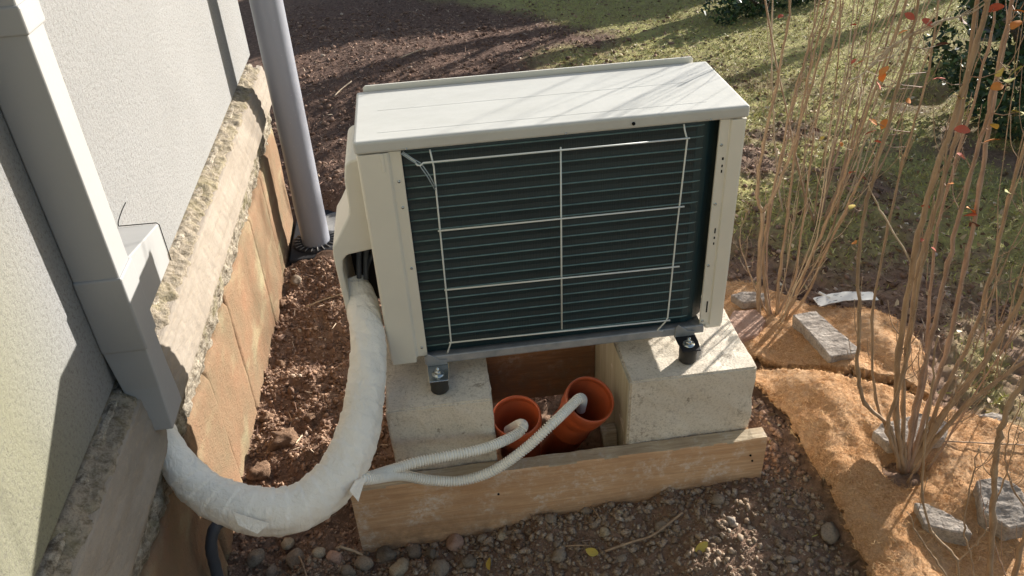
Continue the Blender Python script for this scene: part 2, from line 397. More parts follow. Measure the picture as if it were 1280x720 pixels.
def tube(name, P, R, mat, parent=None, seg=8, rfun=None, smooth=True, cap=True):
    V, F = tube_data(P, R, seg, rfun, cap); return obj(name, V, F, mat, parent, smooth)
def lathe(name, origin, axis, prof, mat, parent=None, seg=28):
    """prof: (radius, height) pairs along the axis"""
    ax = Vector(axis).normalized(); u = ax.orthogonal().normalized(); w = ax.cross(u); o = Vector(origin)
    V = []; F = []
    for r, h in prof:
        for k in range(seg):
            a = 2 * math.pi * k / seg; V.append(tuple(o + ax * h + (u * math.cos(a) + w * math.sin(a)) * r))
    for i in range(len(prof) - 1):
        for k in range(seg):
            F.append((i * seg + k, i * seg + (k + 1) % seg, (i + 1) * seg + (k + 1) % seg, (i + 1) * seg + k))
    return obj(name, V, F, mat, parent, True)
_ico = {}
def ico(sub):
    if sub not in _ico:
        bm = bmesh.new(); bmesh.ops.create_icosphere(bm, subdivisions=sub, radius=1.0)
        bm.verts.index_update()
        _ico[sub] = (np.array([v.co[:] for v in bm.verts]), np.array([[v.index for v in f.verts] for f in bm.faces])); bm.free()
    return _ico[sub]
def rock_data(center, size, seed, rough=0.35, flat=0.0, rotz=0.0, sub=3):
    V, F = ico(sub); r = np.random.default_rng(seed); V = V.copy()
    for k in range(9):                                          # cut facets
        n = r.normal(size=3); n /= np.linalg.norm(n); d = r.uniform(0.62, 0.9)
        s = V @ n; V = V - np.outer(np.maximum(s - d, 0) * 0.85, n)
    V = V * (1 + rough * 0.35 * fbm(V[:, 0] * 2 + seed, V[:, 1] * 2 + V[:, 2] * 1.7, seed, 3)[:, None])
    V = V * np.array(size) * 1.1
    c, s = math.cos(rotz), math.sin(rotz); x = V[:, 0] * c - V[:, 1] * s; y = V[:, 0] * s + V[:, 1] * c
    V = np.stack([x, y, V[:, 2]], 1) + np.array(center)
    return V, F
def cluster(name, pts, size, mat, parent=None, seed=1, squash=0.75, kind='stuff'):
    """many small lumps joined into one mesh"""
    B, F = ico(1); r = np.random.default_rng(seed); n = len(pts); nv = len(B)
    sh = 1 + 0.45 * r.uniform(-1, 1, (n, nv))
    S = size[:, None] * r.uniform(0.6, 1.25, (n, 3)); S[:, 2] *= squash
    ang = r.uniform(0, 6.28, n); ca, sa = np.cos(ang), np.sin(ang)
    V = B[None] * sh[..., None] * S[:, None, :]
    X = V[..., 0] * ca[:, None] - V[..., 1] * sa[:, None]; Y = V[..., 0] * sa[:, None] + V[..., 1] * ca[:, None]
    V = np.stack([X, Y, V[..., 2]], -1) + pts[:, None, :]
    FF = (F[None] + (np.arange(n) * nv)[:, None, None]).reshape(-1, 3)
    o = bulk(name, V.reshape(-1, 3), FF, mat, parent); o['kind'] = kind; return o
def slivers(name, base, direction, width, mat, parent=None, kind='stuff', bend=None):
    """thin tapering blades: base point + direction vectors, two triangles each"""
    n = len(base); r = np.random.default_rng(5)
    side = np.cross(direction, r.normal(size=(n, 3))); side /= np.linalg.norm(side, axis=1)[:, None] + 1e-9
    side = side * width[:, None] / 2
    mid = base + direction * 0.55
    if bend is not None: mid = mid + bend
    V = np.stack([base - side, base + side, mid + side * 0.8, mid - side * 0.8, base + direction], 1).reshape(-1, 3)
    i = np.arange(n)[:, None] * 5
    F = np.concatenate([i + np.array([[0, 1, 2]]), i + np.array([[0, 2, 3]]), i + np.array([[3, 2, 4]])])
    o = bulk(name, V, F, mat, parent); o['kind'] = kind; return o

# ---------------------------------------------------------------- terrain
GC = np.array([   # x, y, height
 (-.40, 1.5, -.53), (-.44, 1.1, -.52), (-.44, .7, -.50), (-.44, .4, -.48), (-.44, .15, -.47), (-.45, -.05, -.47), (-.46, -.25, -.48), (-.47, -.5, -.50), (-.46, -.9, -.52),
 (-.25, 1.3, -.48), (-.2, .9, -.44), (-.25, .45, -.47), (-.15, .2, -.46), (-.2, .0, -.47), (-.12, -.10, -.47), (-.2, -.3, -.475), (0, -.3, -.475), (.1, -.2, -.485), (0, -.6, -.47),
 (.2, -.17, -.482), (.25, -.17, -.468), (.34, -.17, -.435), (.5, -.17, -.417), (.7, -.17, -.405), (.9, -.17, -.405), (.5, -.4, -.44), (.25, -.35, -.47), (.6, -.7, -.45), (.2, -.8, -.48), (.8, -.4, -.42), (.98, -.4, -.408), (.95, -.25, -.40),
 (.3, .0, -.58), (.45, .0, -.58), (.38, .1, -.58), (.38, .24, -.45), (0.1, .3, -.42), (.7, .3, -.37), (.4, .5, -.40), (0, .6, -.42),
 (.93, .05, -.35), (.93, -.06, -.37), (1.0, -.02, -.355), (1.1, .3, -.335), (1.2, 0.05, -.335), (1.05, -.2, -.368), (1.12, -.38, -.375), (1.2, -.25, -.355), (1.12, -.6, -.385), (1.35, -.3, -.355), (1.3, -.6, -.37), (1.6, -.3, -.35), (1.5, .2, -.34), (1.1, -.9, -.43),
 (.8, .9, -.36), (1.5, .9, -.345), (0.2, 1.2, -.40), (-.2, 1.9, -.41), (1, 1.6, -.36), (0.2, 3, -.37), (2.2, .6, -.34), (2.2, -.6, -.36), (1.7, -1.2, -.40), (.6, -1.3, -.46), (-.4, -1.4, -.5)])
def height0(x, y):
    x = np.asarray(x, float); y = np.asarray(y, float)
    d2 = (x[..., None] - GC[:, 0]) ** 2 + (y[..., None] - GC[:, 1]) ** 2
    w = 1.0 / (d2 + 0.0012) ** 1.6
    far = 0.015
    z = (w * GC[:, 2]).sum(-1) + far * -0.34
    return z / (w.sum(-1) + far)
def height(x, y):
    z = height0(x, y)
    x = np.asarray(x, float); y = np.asarray(y, float)
    near = np.exp(-np.maximum(np.hypot(x - .4, y - .2) - 1.6, 0) / 2.0)
    tr = np.exp(-((x + .25) / .22) ** 2) * np.clip((1.3 - y) / .3, 0, 1)
    z = z + near * (0.030 * fbm(x, y, 3, 3, 4.0) + 0.018 * fbm(x, y, 9, 4, 22.0, 0.6))
    z = z + tr * 0.05 * fbm(x, y, 31, 3, 9.0, 0.6)
    z = z + (1 - near) * 0.05 * fbm(x, y, 5, 3, 1.2)
    return z
gb = [(-60, 60.), (-60, 3.75), (1.25, 3.7), (1.02, 2.8), (1.15, 2.0), (1.3, 1.2), (1.45, .75), (1.58, .3), (1.75, -.2), (1.9, -1.0), (2.1, -60.), (60, -60.), (60, 60.)]
def grassy(x, y):
    """1 where the lawn has taken, 0 on bare soil, ragged edge"""
    bx = np.interp(y, [-60, -1.0, -.2, .3, .75, 1.2, 2.0, 2.8, 3.7, 5, 60], [2.1, 1.9, 1.75, 1.58, 1.45, 1.3, 1.15, 1.02, 1.25, -.2, -1.0])
    d = np.asarray(x) - bx + 0.7 * fbm(x, y, 77, 4, 2.3)
    hole = np.clip(.75 + 3.0 * (fbm(np.asarray(x), np.asarray(y), 123, 4, 3.2) + .12), .05, 1)
    w = np.clip((3.2 - np.asarray(y)) / 1.5, 0, 1)
    return np.clip(0.5 + d / 0.45, 0, 1) * (1 - w * (1 - hole))

def graded(lo, hi, a, b, step, grow=1.13):
    v = list(np.arange(a, b, step)); s = step; x = v[-1]
    while x < hi: s *= grow; x += s; v.append(x)
    s = step; x = v[0]; pre = []
    while x > lo: s *= grow; x -= s; pre.append(x)
    return np.array(pre[::-1] + v)
gx = graded(-80, 120, -.46, 1.9, 0.0085, 1.035); gy = graded(-60, 160, -.85, 1.3, 0.0085, 1.035)
GX, GY = np.meshgrid(gx, gy)
GZ = np.concatenate([height(GX[i:i + 40], GY[i:i + 40]) for i in range(0, len(gy), 40)])
nx, ny = len(gx), len(gy)
idx = np.arange(nx * ny).reshape(ny, nx)
GF = np.stack([idx[:-1, :-1], idx[:-1, 1:], idx[1:, 1:], idx[1:, :-1]], -1).reshape(-1, 4)
ground = bulk('ground', np.stack([GX, GY, GZ], -1).reshape(-1, 3), GF, 'ground_soil', None, True)
at_ = ground.data.attributes.new('grassy', 'FLOAT', 'POINT')
gr = grassy(GX, GY).ravel().astype(np.float32)
at_.data.foreach_set('value', gr)
tag(ground, 'brown garden soil turning to patchy lawn', kind='structure')
del ground['label']

# ---------------------------------------------------------------- house wall
WX = -0.500
house = thing('house_wall', 'pale rough rendered house wall on an old concrete and sandstone footing', 'wall', loc=(WX, 0, -.5))
YE, ZB = 1.73, .208
obj('plaster_wall', *bevel_mesh([(-3, -4, ZB), (WX, -4, ZB), (WX, YE, ZB), (-3, YE, ZB), (-3, -4, 3.6), (WX, -4, 3.6), (WX, YE, 3.6), (-3, YE, 3.6)], BOXF, 0.006), 'render_plaster', house)
def strip(name, prof, y0, y1, dy, amp, f, seed, mat, normal=(1, 0, 0.4), longit=0.0, ragged=0.0):
    """rough surface: profile (x, z) polyline swept along the wall and displaced"""
    ys = np.arange(y0, y1 + dy, dy); pr = []
    for (a, b) in zip(prof[:-1], prof[1:]):
        n = max(2, int(math.hypot(b[0] - a[0], b[1] - a[1]) / dy))
        for k in range(n): pr.append((a[0] + (b[0] - a[0]) * k / n, a[1] + (b[1] - a[1]) * k / n))
    pr.append(prof[-1]); pr = np.array(pr); m = len(pr); s = np.arange(m) * dy
    Y, S = np.meshgrid(ys, s, indexing='ij')
    d = amp * fbm(Y, S, seed, 5, f, 0.6)
    if longit:
        d = d + longit * vnoise(Y * 1.5, S * 95, seed + 5) * 2 + longit * 0.7 * vnoise(Y * 4, S * 230, seed + 6)
    if ragged:
        d = d - ragged * np.maximum(fbm(Y, S * .6, seed + 40, 4, 14.0, 0.6) - 0.12, 0)
    nn = np.array(normal, float); nn /= np.linalg.norm(nn)
    V = np.stack([np.broadcast_to(pr[:, 0], Y.shape) + d * nn[0], Y, np.broadcast_to(pr[:, 1], Y.shape) + d * nn[2]], -1)
    i = np.arange(Y.size).reshape(Y.shape)
    F = np.stack([i[:-1, :-1], i[1:, :-1], i[1:, 1:], i[:-1, 1:]], -1).reshape(-1, 4)
    V = V.reshape(-1, 3) - np.array(house.location)
    return bulk(name, V, F, mat, house, True)
strip('mortar_ledge', [(-.53, .212), (-.500, .206), (-.480, .196), (-.463, .188), (-.458, .178), (-.462, .160)], -1.6, 1.62, .004, .013, 30, 4, 'ledge_mortar', (0.7, 0, 0.7))
strip('concrete_band', [(-.475, .186), (-.456, .180), (-.444, .120), (-.434, .058), (-.444, .046), (-.50, .042)], -1.6, 1.68, .005, .0022, 30, 8, 'band_concrete', (1, 0, 0.15), 0.0024, 0.004)
strip('mortar_joint', [(-.455, .06), (-.460, .02), (-.462, -.03), (-.472, -.07), (-.49, -.09)], -1.6, 1.66, .006, .016, 32, 12, 'rough_mortar', (1, 0, 0.3))
box('footing_core', -1.2, -.486, -3.9, 1.66, -1.0, .203, 'rough_mortar', house, 0.01)
# sandstone slabs, vertical joints, each one its own outline and depth
jy = [-1.6, -1.05, -.55, -.12, .14, .46, .93, 1.22, 1.66]
sr = random.Random(3)
for i in range(len(jy) - 1):
    y0, y1 = jy[i] + .004, jy[i + 1] - .004
    top = -.060 - .02 * sr.random(); x_out = -.470 + sr.uniform(-.005, .012)
    cols = max(6, int((y1 - y0) / .010)); rows = 40; V = []; F = []
    tilt = sr.uniform(-.02, .02)
    for r_ in range(rows + 1):
        for c_ in range(cols + 1):
            u = c_ / cols; v = r_ / rows
            yy = y0 + (y1 - y0) * u; zz = top - (top + .72) * v
            edge = min(u, 1 - u) * (y1 - y0); edge2 = v * .5
            yy += 0.006 * float(vnoise(v * 9, i * 7.3, 5)) * (1 if u in (0.0, 1.0) else 1)
            zt = float(vnoise(yy * 14, i * 3.1, 8)) * .04 * (1 - v)
            dx = 0.0035 * float(fbm(yy, zz, 50 + i, 4, 9.0)) + 0.0015 * float(fbm(yy, zz, 80 + i, 3, 45.0)) + tilt * .5 * (u - .5)
            rd = 0.007 * (max(0, 1 - edge / .006) ** 2) + 0.008 * (max(0, 1 - edge2 / .010) ** 2)
            V.append((x_out + dx - rd, yy, zz + zt))
    n0 = len(V); w = cols + 1
    for r_ in range(rows):
        for c_ in range(cols):
            a = r_ * w + c_; F.append((a, a + 1, a + w + 1, a + w))
    V += [(v[0] - .045, v[1], v[2]) for v in V[:n0]]
    rim = [c_ for c_ in range(w)] + [r_ * w + cols for r_ in range(1, rows + 1)] + [rows * w + c_ for c_ in range(cols - 1, -1, -1)] + [r_ * w for r_ in range(rows - 1, 0, -1)]
    for k in range(len(rim)):
        a, b = rim[k], rim[(k + 1) % len(rim)]; F.append((b, a, a + n0, b + n0))
    obj('stone_slab', V, F, 'sandstone', house, True)

# ---------------------------------------------------------------- wall duct
DX = WX + .080
duct = thing('wall_duct', 'grey plastic pipe cover running down the rendered wall', 'duct', loc=(WX, -.20, .12))
dy0, dy1 = -.233, -.165
def duct_piece(name, z0, z1, g, bev=.004):
    return box(name, WX + .0004, DX + g, dy0 - g, dy1 + g, z0, z1, 'duct_plastic', duct, bev, 3)
duct_piece('duct_cover', .43, .885, 0.0)
duct_piece('duct_cover', .90, 2.9, 0.0)
duct_piece('duct_coupling', .872, .915, .004)
duct_piece('duct_coupling', .285, .445, .004)
e0, e1 = .112, .288
V = []
for z, g in ((e1, 0), (.20, .001), (e0 + .020, .006), (e0, .003)):
    o_ = max(0, (.22 - z) / .108) ** .7; V += [(WX + .001 + .045 * o_, dy0 - .034 * o_, z), (DX + .010 * o_, dy0 - .034 * o_, z), (DX + .010 * o_, dy1 + g - .02 * o_, z), (WX + .001 + .03 * o_, dy1 + g - .02 * o_, z)]
F = [(0, 1, 2, 3), (15, 14, 13, 12)]
for r_ in range(3):
    for k in range(4): a = r_ * 4 + k; b = r_ * 4 + (k + 1) % 4; F.append((a, a + 4, b + 4, b))
obj('duct_end_piece', *bevel_mesh(V, F, .002, 2), 'duct_plastic', duct)
# short side branch of the duct, top sloping down to its free end
bx = [(dy1 - .01, .318), (.026, .318), (.028, .408), (dy1 - .01, .448)]
prism('branch_cover', bx, 'x', WX + .0005, DX - .001, 'duct_plastic', duct, .0025, 2)
tube('branch_seam', [(WX + .002, .0295, .4105), (DX - .004, .0292, .4095), (DX + .0004, .0290, .405), (DX + .0006, .0290, .36), (DX + .0006, .0290, .319)], .0011, 'dark_hole', duct, 5)
tube('branch_seam', spline([(WX + .001, .030, .410), (WX + .001, .038, .417), (WX + .001, .070, .423), (WX + .001, .105, .425)], 4), .0010, 'dark_hole', duct, 5)

# ---------------------------------------------------------------- taped pipe bundle
bund = thing('taped_pipe_bundle', 'thick pipe bundle wrapped in wrinkled off-white tape, curving from wall duct to heat pump', 'pipe bundle', loc=(-.16, -.30, -.12))
def on(px, py, d, cam_=(0.1440, -1.5229, 1.2133)):
    return None
bp = [(-0.4746, -0.1790, 0.1194), (-0.4612, -0.2098, 0.0753), (-0.4283, -0.2618, 0.0171), (-0.3767, -0.3037, -0.0335), (-0.2970, -0.3353, -0.0654), (-0.2092, -0.3294, -0.0870), (-0.1281, -0.2782, -0.0722), (-0.0793, -0.2025, -0.0338), (-0.0531, -0.1131, 0.0162), (-0.0402, -0.0226, 0.0788), (-0.0456, 0.0539, 0.1255), (-0.0590, 0.1104, 0.1676)]
br = [.024, .027, .033, .040, .045, .047, .048, .045, .041, .038, .036, .026]
bs = spline(bp, 34); rr = np.interp(np.linspace(0, 1, len(bs)), np.linspace(0, 1, len(br)), br)
def tape(L, a):
    u = (L / .036 + a / 6.2832) % 1.0
    step = 0.055 * (u if u < .9 else (1 - u) * 9)
    wr = 0.10 * float(fbm(np.array(L * 20.0 + 1.4 * math.sin(a)), np.array(math.cos(a) * 2.2), 21, 4, 1.0)) + 0.07 * abs(float(vnoise(np.array(L * 75 + 3 * math.sin(a)), np.array(a * 1.6), 4)))
    return 1.0 + step + wr
tube('tape_wrap', bs, list(rr), 'wrap_tape', bund, 56, tape)
fl = [(-0.0700, -0.4700, 0.1391), (-0.0607, -0.4400, 0.0286), (-0.0557, -0.4750, 0.1215), (-0.0373, -0.4500, 0.1058)]
def flap(pts, name='tape_flap'):
    V = [tuple(p) for p in pts]; n = len(V); c = Vector((0, -.0012, .0006))
    V += [tuple(Vector(p) + c) for p in V]
    F = [tuple(range(n)), tuple(range(2 * n - 1, n - 1, -1))] + [(i, (i + 1) % n, n + (i + 1) % n, n + i) for i in range(n)]
    return obj(name, V, F, 'wrap_tape', bund)
flap([(-0.0816, -0.3021, -0.0552), (-0.0615, -0.2918, -0.0628), (-0.0775, -0.3405, -0.0782), (-0.0911, -0.3342, -0.0493)])
flap([(-0.3094, -0.3770, -0.0221), (-0.2473, -0.3885, -0.0536), (-0.2697, -0.4012, -0.0646), (-0.3033, -0.3910, -0.0441)])
cd = thing('cable_conduit', 'dark grey flexible conduit bent down against the footing below the taped bundle', 'conduit', loc=(-.40, -.28, -.45))
tube('conduit_tube', spline([(-0.3600, -0.1450, -0.3027), (-0.3850, -0.2019, -0.2229), (-0.4050, -0.2523, -0.1939), (-0.4200, -0.2740, -0.2280), (-0.4300, -0.2725, -0.3104), (-0.4300, -0.2832, -0.3912)], 10), .013, 'dark_conduit', cd, 14, lambda L, a: 1 + .05 * math.sin(L / .005 * 6.28))

# ---------------------------------------------------------------- downpipe and gully
PX, PY = -.350, 1.440
dp = thing('downpipe', 'bluish grey round rain downpipe at the house corner, its foot dented', 'downpipe', loc=(PX, PY, -.47))
def dent(L, a):
    g = math.exp(-((L - .18) / .07) ** 2) * math.exp(-((a - 2.4) / .5) ** 2)
    return 1 - .16 * g + .05 * math.exp(-((L - .18) / .07) ** 2) * math.exp(-((a - 2.4 - .9) / .35) ** 2)
tube('pipe_barrel', [(PX, PY, -.49 + .02 * k) for k in range(80)] + [(PX, PY, 3.4)], .0555, 'downpipe_plastic', dp, 40, dent)
tube('pipe_bracket', [(PX, PY, 1.6), (PX, PY, 1.64)], .059, 'grey_steel', dp, 32)
tube('pipe_joint_ring', [(PX, PY, .62), (PX, PY, .624)], .057, 'downpipe_plastic', dp, 40)
gu = thing('drain_gully', 'dark drain gully with a round grey lid at the foot of the downpipe', 'drain', loc=(PX + .04, PY + .08, -.55))
GZ_ = -.478
box('gully_frame', PX - .10, PX + .17, PY - .13, PY + .27, -.60, GZ_, 'gully_body', gu, .006)
lathe('gully_lid', (PX + .085, PY + .13, GZ_ + .001), (0, 0, 1), [(.0001, .006), (.066, .006), (.070, .0095), (.088, .0095), (.090, 0.0), (.090, -.004)], 'grate_iron', gu, 36)
lathe('pipe_collar', (PX, PY, GZ_ + .0005), (0, 0, 1), [(.058, .003), (.060, .006), (.092, .006), (.095, .0)], 'gully_body', gu, 36)
for k in range(22):
    a = 2 * math.pi * k / 22; c_, s_ = math.cos(a), math.sin(a)
    tube('collar_rib', [(PX + .061 * c_, PY + .061 * s_, GZ_ + .009), (PX + .091 * c_, PY + .091 * s_, GZ_ + .008)], .0022, 'grate_iron', gu, 5)

# ---------------------------------------------------------------- heat pump
W, D, H = .80, .274, .556
hp = thing('heat_pump', 'cream heat pump unit on two concrete blocks, dark finned coil behind a wire guard', 'heat pump', loc=(.4, .137, -.065))
lid = box('top_lid', -.0025, .8025, -.003, .276, .529, .556, 'sun_dimmed_cream', hp, .006, 3)
for yy in (.036, .154):
    box('pressed_line', .045, .722, yy - .0008, yy + .0008, .5555, .5563, 'sun_dimmed_cream', hp, .0004, 1)
prism('rear_flange', [(.013, .45), (.771, .45), (.771, .562), (.766, .567), (.018, .567), (.013, .562)], 'y', .2785, .2835, 'cream_paint', hp, .0008, 1)
tube('lid_hole', [(.559, -.0056, .541), (.559, .001, .541)], .0035, 'dark_hole', hp, 12)
for xx in (.1, .42, .72):
    tube('screw', [(xx, -.0058, .5335), (xx, .001, .5335)], .0018, 'zinc', hp, 8)
# corner panel (left) with its stepped inner edge; seen across: polygon in x-y
prism('corner_panel', [(0, .262), (.0, .006), (.002, .002), (.006, 0), (.060, 0), (.0635, .002), (.0655, .0055), (.088, .0055), (.088, .012), (.060, .012), (.010, .010), (.010, .262)], 'z', .004, .5265, 'cream_paint', hp, .0010, 2)
box('panel_foot', .004, .062, .0008, .03, -.011, .006, 'cream_paint', hp, .004, 2)
box('panel_notch', .046, .054, -.0012, .004, .486, .5262, 'cream_paint', hp, .001, 1)
box('side_panel', .004, .012, .02, .27, -.008, .527, 'cream_paint', hp, .002)
box('rear_panel', .0, .80, .262, .272, -.006, .527, 'cream_paint', hp, .002)
prism('post_panel', [(.745, .006), (.7655, .006), (.768, .001), (.794, 0), (.799, .002), (.80, .007), (.80, .262), (.79, .262), (.79, .012), (.745, .012)], 'z', .0, .5265, 'cream_paint', hp, .0010, 2)
box('post_foot', .757, .798, .001, .03, -.010, .002, 'cream_paint', hp, .004, 2)
for z0, z1, w_ in ((.036, .068, .0016), (.255, .268, .0014), (.435, .441, .002), (.405, .412, .0015), (.418, .424, .0015), (.225, .231, .0014), (.24, .246, .0014)):
    box('vent_slot', .7585 - w_, .7585 + w_, .0050, .0075, z0, z1, 'dark_hole', hp, .0003, 1)
for xx, zz in ((.077, .46), (.077, .40), (.078, .25), (.077, .03), (.751, .17), (.752, .47), (.752, .33), (.77, .012), (.751, .012)):
    tube('screw', [(xx, .0032 if xx < .7 or xx > .76 else .0042, zz), (xx, .010, zz)], .003, 'zinc', hp, 10)
# coil
pf = [(.05, .006), (.0175, .006)]
for k in range(20):
    z = .024 + k * .0258
    pf += [(.0168, z - .003), (.0168, z + .003), (.0180, z + .0129)] if k < 19 else [(.0168, z - .003), (.0168, z + .003), (.020, .53)]
pf += [(.05, .53)]
prism('coil_block', pf, 'x', .088, .706, 'coil_fin', hp, 0)
prism('coil_bend', [(.70, .0165), (.715, .018), (.73, .024), (.745, .036), (.76, .05), (.76, .10), (.70, .10)], 'z', .006, .53, 'coil_return', hp, .001, 2)
box('coil_back', .088, .75, .052, .26, .006, .53, 'gully_body', hp, 0)
for k in range(20):
    z = .024 + k * .0258
    V, F = [], []
    P = [(.086 + .0125 * j, .0165, z) for j in range(50)] + [(.705, .0168, z), (.716, .020, z), (.728, .027, z)]
    tube('coil_tube', P[::7] + P[-3:], .0019, 'coil_tube', hp, 6)
# wire guard, in front of the coil
GY_ = -.006
for x0, x1, top, bot in ((.150, .146, .524, .02), (.409, .406, .506, .045), (.670, .660, .526, .028)):
    if x0 == .409: P = [(x0, GY_, top), ((x0 + x1) / 2, GY_, .27), (x1, GY_, bot)]
    elif x0 < .2: P = [(x0 - .004, .004, top), (x0 - .003, .0, .515), (x0, GY_, .49), ((x0 + x1) / 2, GY_, .27), (x1, GY_, .045), (x1 - .010, .0, .012), (x1 - .012, .006, .004)]
    else: P = [(x0 - .003, .004, top), (x0 - .002, .0, .515), (x0 + .003, GY_, .495), ((x0 + x1) / 2, GY_, .27), (x1, GY_, .042), (x1 - .006, -.008, .032), (x1 - .020, -.004, .010), (x1 - .022, -.002, .004), (x1 - .008, -.003, .002)]
    tube('guard_wire', P, .0019, 'guard_wire', hp, 7)
for zl, zr, xl in ((.503, .500, .128), (.344, .341, .144), (.193, .187, .144), (.046, .037, .141)):
    if zl > .5: P = [(.090, .003, .522), (.112, -.004, .508), (.118, GY_ - .004, .499), (.124, GY_ - .004, .498), (.130, GY_ - .004, .503), (.677, GY_ - .004, zr)]
    else: P = [(xl, GY_ - .004, zl), (.677 if zr > .1 else .665, GY_ - .004, zr)]
    tube('guard_wire', P, .0019, 'guard_wire', hp, 7)
tube('sensor_clip', [(.088, -.001, .524), (.108, -.006, .508), (.122, -.010, .499), (.136, -.009, .470), (.148, -.010, .440)], .0014, 'clear_plastic', hp, 6)
tube('sensor_clip', [(.092, -.001, .527), (.112, -.006, .511), (.126, -.010, .502), (.140, -.009, .473), (.1495, -.010, .446)], .0014, 'clear_plastic', hp, 6)
# base pan with its folded lip
prism('base_pan', [(-.004, .0045), (-.002, .006), (.002, .006), (.003, -.002), (.265, -.002), (.265, -.016), (-.004, -.016), (-.006, -.012)], 'x', .080, .752, 'grey_steel', hp, .0008, 1)
for cx in (.108, .705):
    br_ = prism('foot_bracket', [(cx - .024, .008), (cx + .026, .008), (cx + .026, -.030), (cx + .022, -.066), (cx - .022, -.066), (cx - .024, -.030)], 'z', -.021, -.0175, 'zinc' if cx < .4 else 'gully_body', hp, .001, 1)
    prism('bracket_ear', [(cx - .024, .010), (cx - .018, .018), (cx - .010, .012), (cx + .006, -.002), (cx + .024, -.004), (cx + .024, -.0172), (cx - .024, -.0172)], 'y', -.0095, -.0065, 'grey_steel', hp, .0006, 1)
    lathe('washer', (cx, -.040, -.0175), (0, 0, 1), [(.0001, .0025), (.014, .0025), (.0145, 0)], 'zinc', br_, 20)
    lathe('bolt_head', (cx, -.040, -.015), (0, 0, 1), [(.0001, .008), (.0075, .0075), (.0085, .006), (.0085, 0)], 'zinc', br_, 6)
    lathe('bolt_stud', (cx, -.040, -.010), (0, 0, 1), [(.0001, .012), (.0038, .011), (.004, 0)], 'zinc', br_, 10)
    for yy in (-.040, .235):
        lathe('rubber_foot', (cx, yy, -.065), (0, 0, 1), [(.0001, 0), (.019, 0), (.0215, .003), (.0205, .012), (.0215, .024), (.0215, .040), (.0195, .0435), (.0001, .0435)], 'rubber', hp, 28)
    box('foot_bracket', cx - .02, cx + .02, .21, .26, -.021, -.017, 'grey_steel', hp, .001)
# valve cover on the left side: thin shell flaring outwards at the bottom, open to the front below
cov = [(0.012, .500), (-.020, .497), (-.030, .488), (-.036, .455), (-.037, .392), (-.041, .372), (-.073, .318), (-.086, .300), (-.089, .270), (-.084, .12), (-.080, .03), (-.070, .02),
       (-.066, .03), (-.071, .12), (-.074, .235), (-.070, .262), (-.058, .275), (.012, .285)]
vc = prism('valve_cover', cov, 'y', .045, .235, 'cream_paint', hp, .005, 3)
prism('valve_cover_back', [(.006, .49), (-.03, .48), (-.034, .39), (-.08, .3), (-.080, .03), (.006, .03)], 'y', .225, .232, 'gully_body', hp, .001, 1)
for xx, zz in ((-.02, .25), (-.035, .255), (-.028, .2)):
    tube('valve_pipe', spline([(xx + .03, .12, zz + .04), (xx, .11, zz), (xx - .012, .09, zz - .07)], 5), .006, 'dark_conduit', hp, 10)

# ---------------------------------------------------------------- concrete blocks
def block(label, x0, x1, y0, y1, z0, z1, seed):
    bm = bmesh.new(); bmesh.ops.create_cube(bm, size=1.0)
    bmesh.ops.scale(bm, vec=(x1 - x0, y1 - y0, z1 - z0), verts=bm.verts)
    bmesh.ops.translate(bm, vec=((x0 + x1) / 2, (y0 + y1) / 2, (z0 + z1) / 2), verts=bm.verts)
    bmesh.ops.bevel(bm, geom=list(bm.edges), offset=.004, segments=2, affect='EDGES')
    bmesh.ops.subdivide_edges(bm, edges=[e for e in bm.edges if e.calc_length() > .03], cuts=26, use_grid_fill=True)
    bm.normal_update()
    for v in bm.verts:
        c = v.co; n = v.normal
        d = .0035 * float(fbm(c.x + c.z * .7, c.y + c.z, seed, 4, 24.0)) + .004 * float(fbm(c.x + c.z, c.y, seed + 3, 3, 6.0))
        v.co = c + n * d
    bm.verts.index_update()
    V = [v.co[:] for v in bm.verts]; F = [[v.index for v in f.verts] for f in bm.faces]; bm.free()
    t_ = thing('concrete_block', label, 'block', 'concrete blocks under the heat pump', ((x0 + x1) / 2, (y0 + y1) / 2, z0))
    obj('block_body', V, F, 'concrete', t_, False)
    return t_
b1 = block('left concrete block, under the heat pump foot beside the taped pipe bundle', -.02, .226, -.095, .30, -.52, -.066, 3)
b2 = block('right concrete block with sun on its top, beside the coir mat', .551, .860, -.096, .30, -.52, -.066, 9)
prism('cast_face', [(-.092, -.07), (.295, -.07), (.295, -.50), (-.092, -.50)], 'x', .5475, .5535, 'cast_concrete', b2, .001, 1)

# ---------------------------------------------------------------- formwork
def plank(label, x0, x1, y0, y1, z0, z1, mat, seed, topmat=None):
    nx_ = 60; V = []; F = []
    prof = [(y0, z0), (y0, z1 - .003), (y0 + .003, z1), (y1 - .003, z1), (y1, z1 - .003), (y1, z0)]
    rows = []
    for i in range(nx_ + 1):
        x = x0 + (x1 - x0) * i / nx_; row = []
        for j, (y, z) in enumerate(prof):
            ch = .004 * float(vnoise(x * 30, j * 3.0, seed)) * (1 if z > z0 else 0)
            row.append((x, y + .0012 * float(vnoise(x * 9, j, seed + 2)), z + ch))
        rows.append(row)
    V = [p for r_ in rows for p in r_]; k = len(prof)
    for i in range(nx_):
        for j in range(k):
            F.append((i * k + j, (i + 1) * k + j, (i + 1) * k + (j + 1) % k, i * k + (j + 1) % k))
    F.append(tuple(range(k))); F.append(tuple(nx_ * k + j for j in range(k - 1, -1, -1)))
    t_ = thing('formwork_plank', label, 'plank', 'formwork planks round the blocks', ((x0 + x1) / 2, (y0 + y1) / 2, z0))
    b = obj('board', V, F, mat, t_)
    if topmat:
        b.data.materials.append(MATS[topmat])
        for p in b.data.polygons:
            if abs(p.normal.z) > .7: p.material_index = 1
    return t_
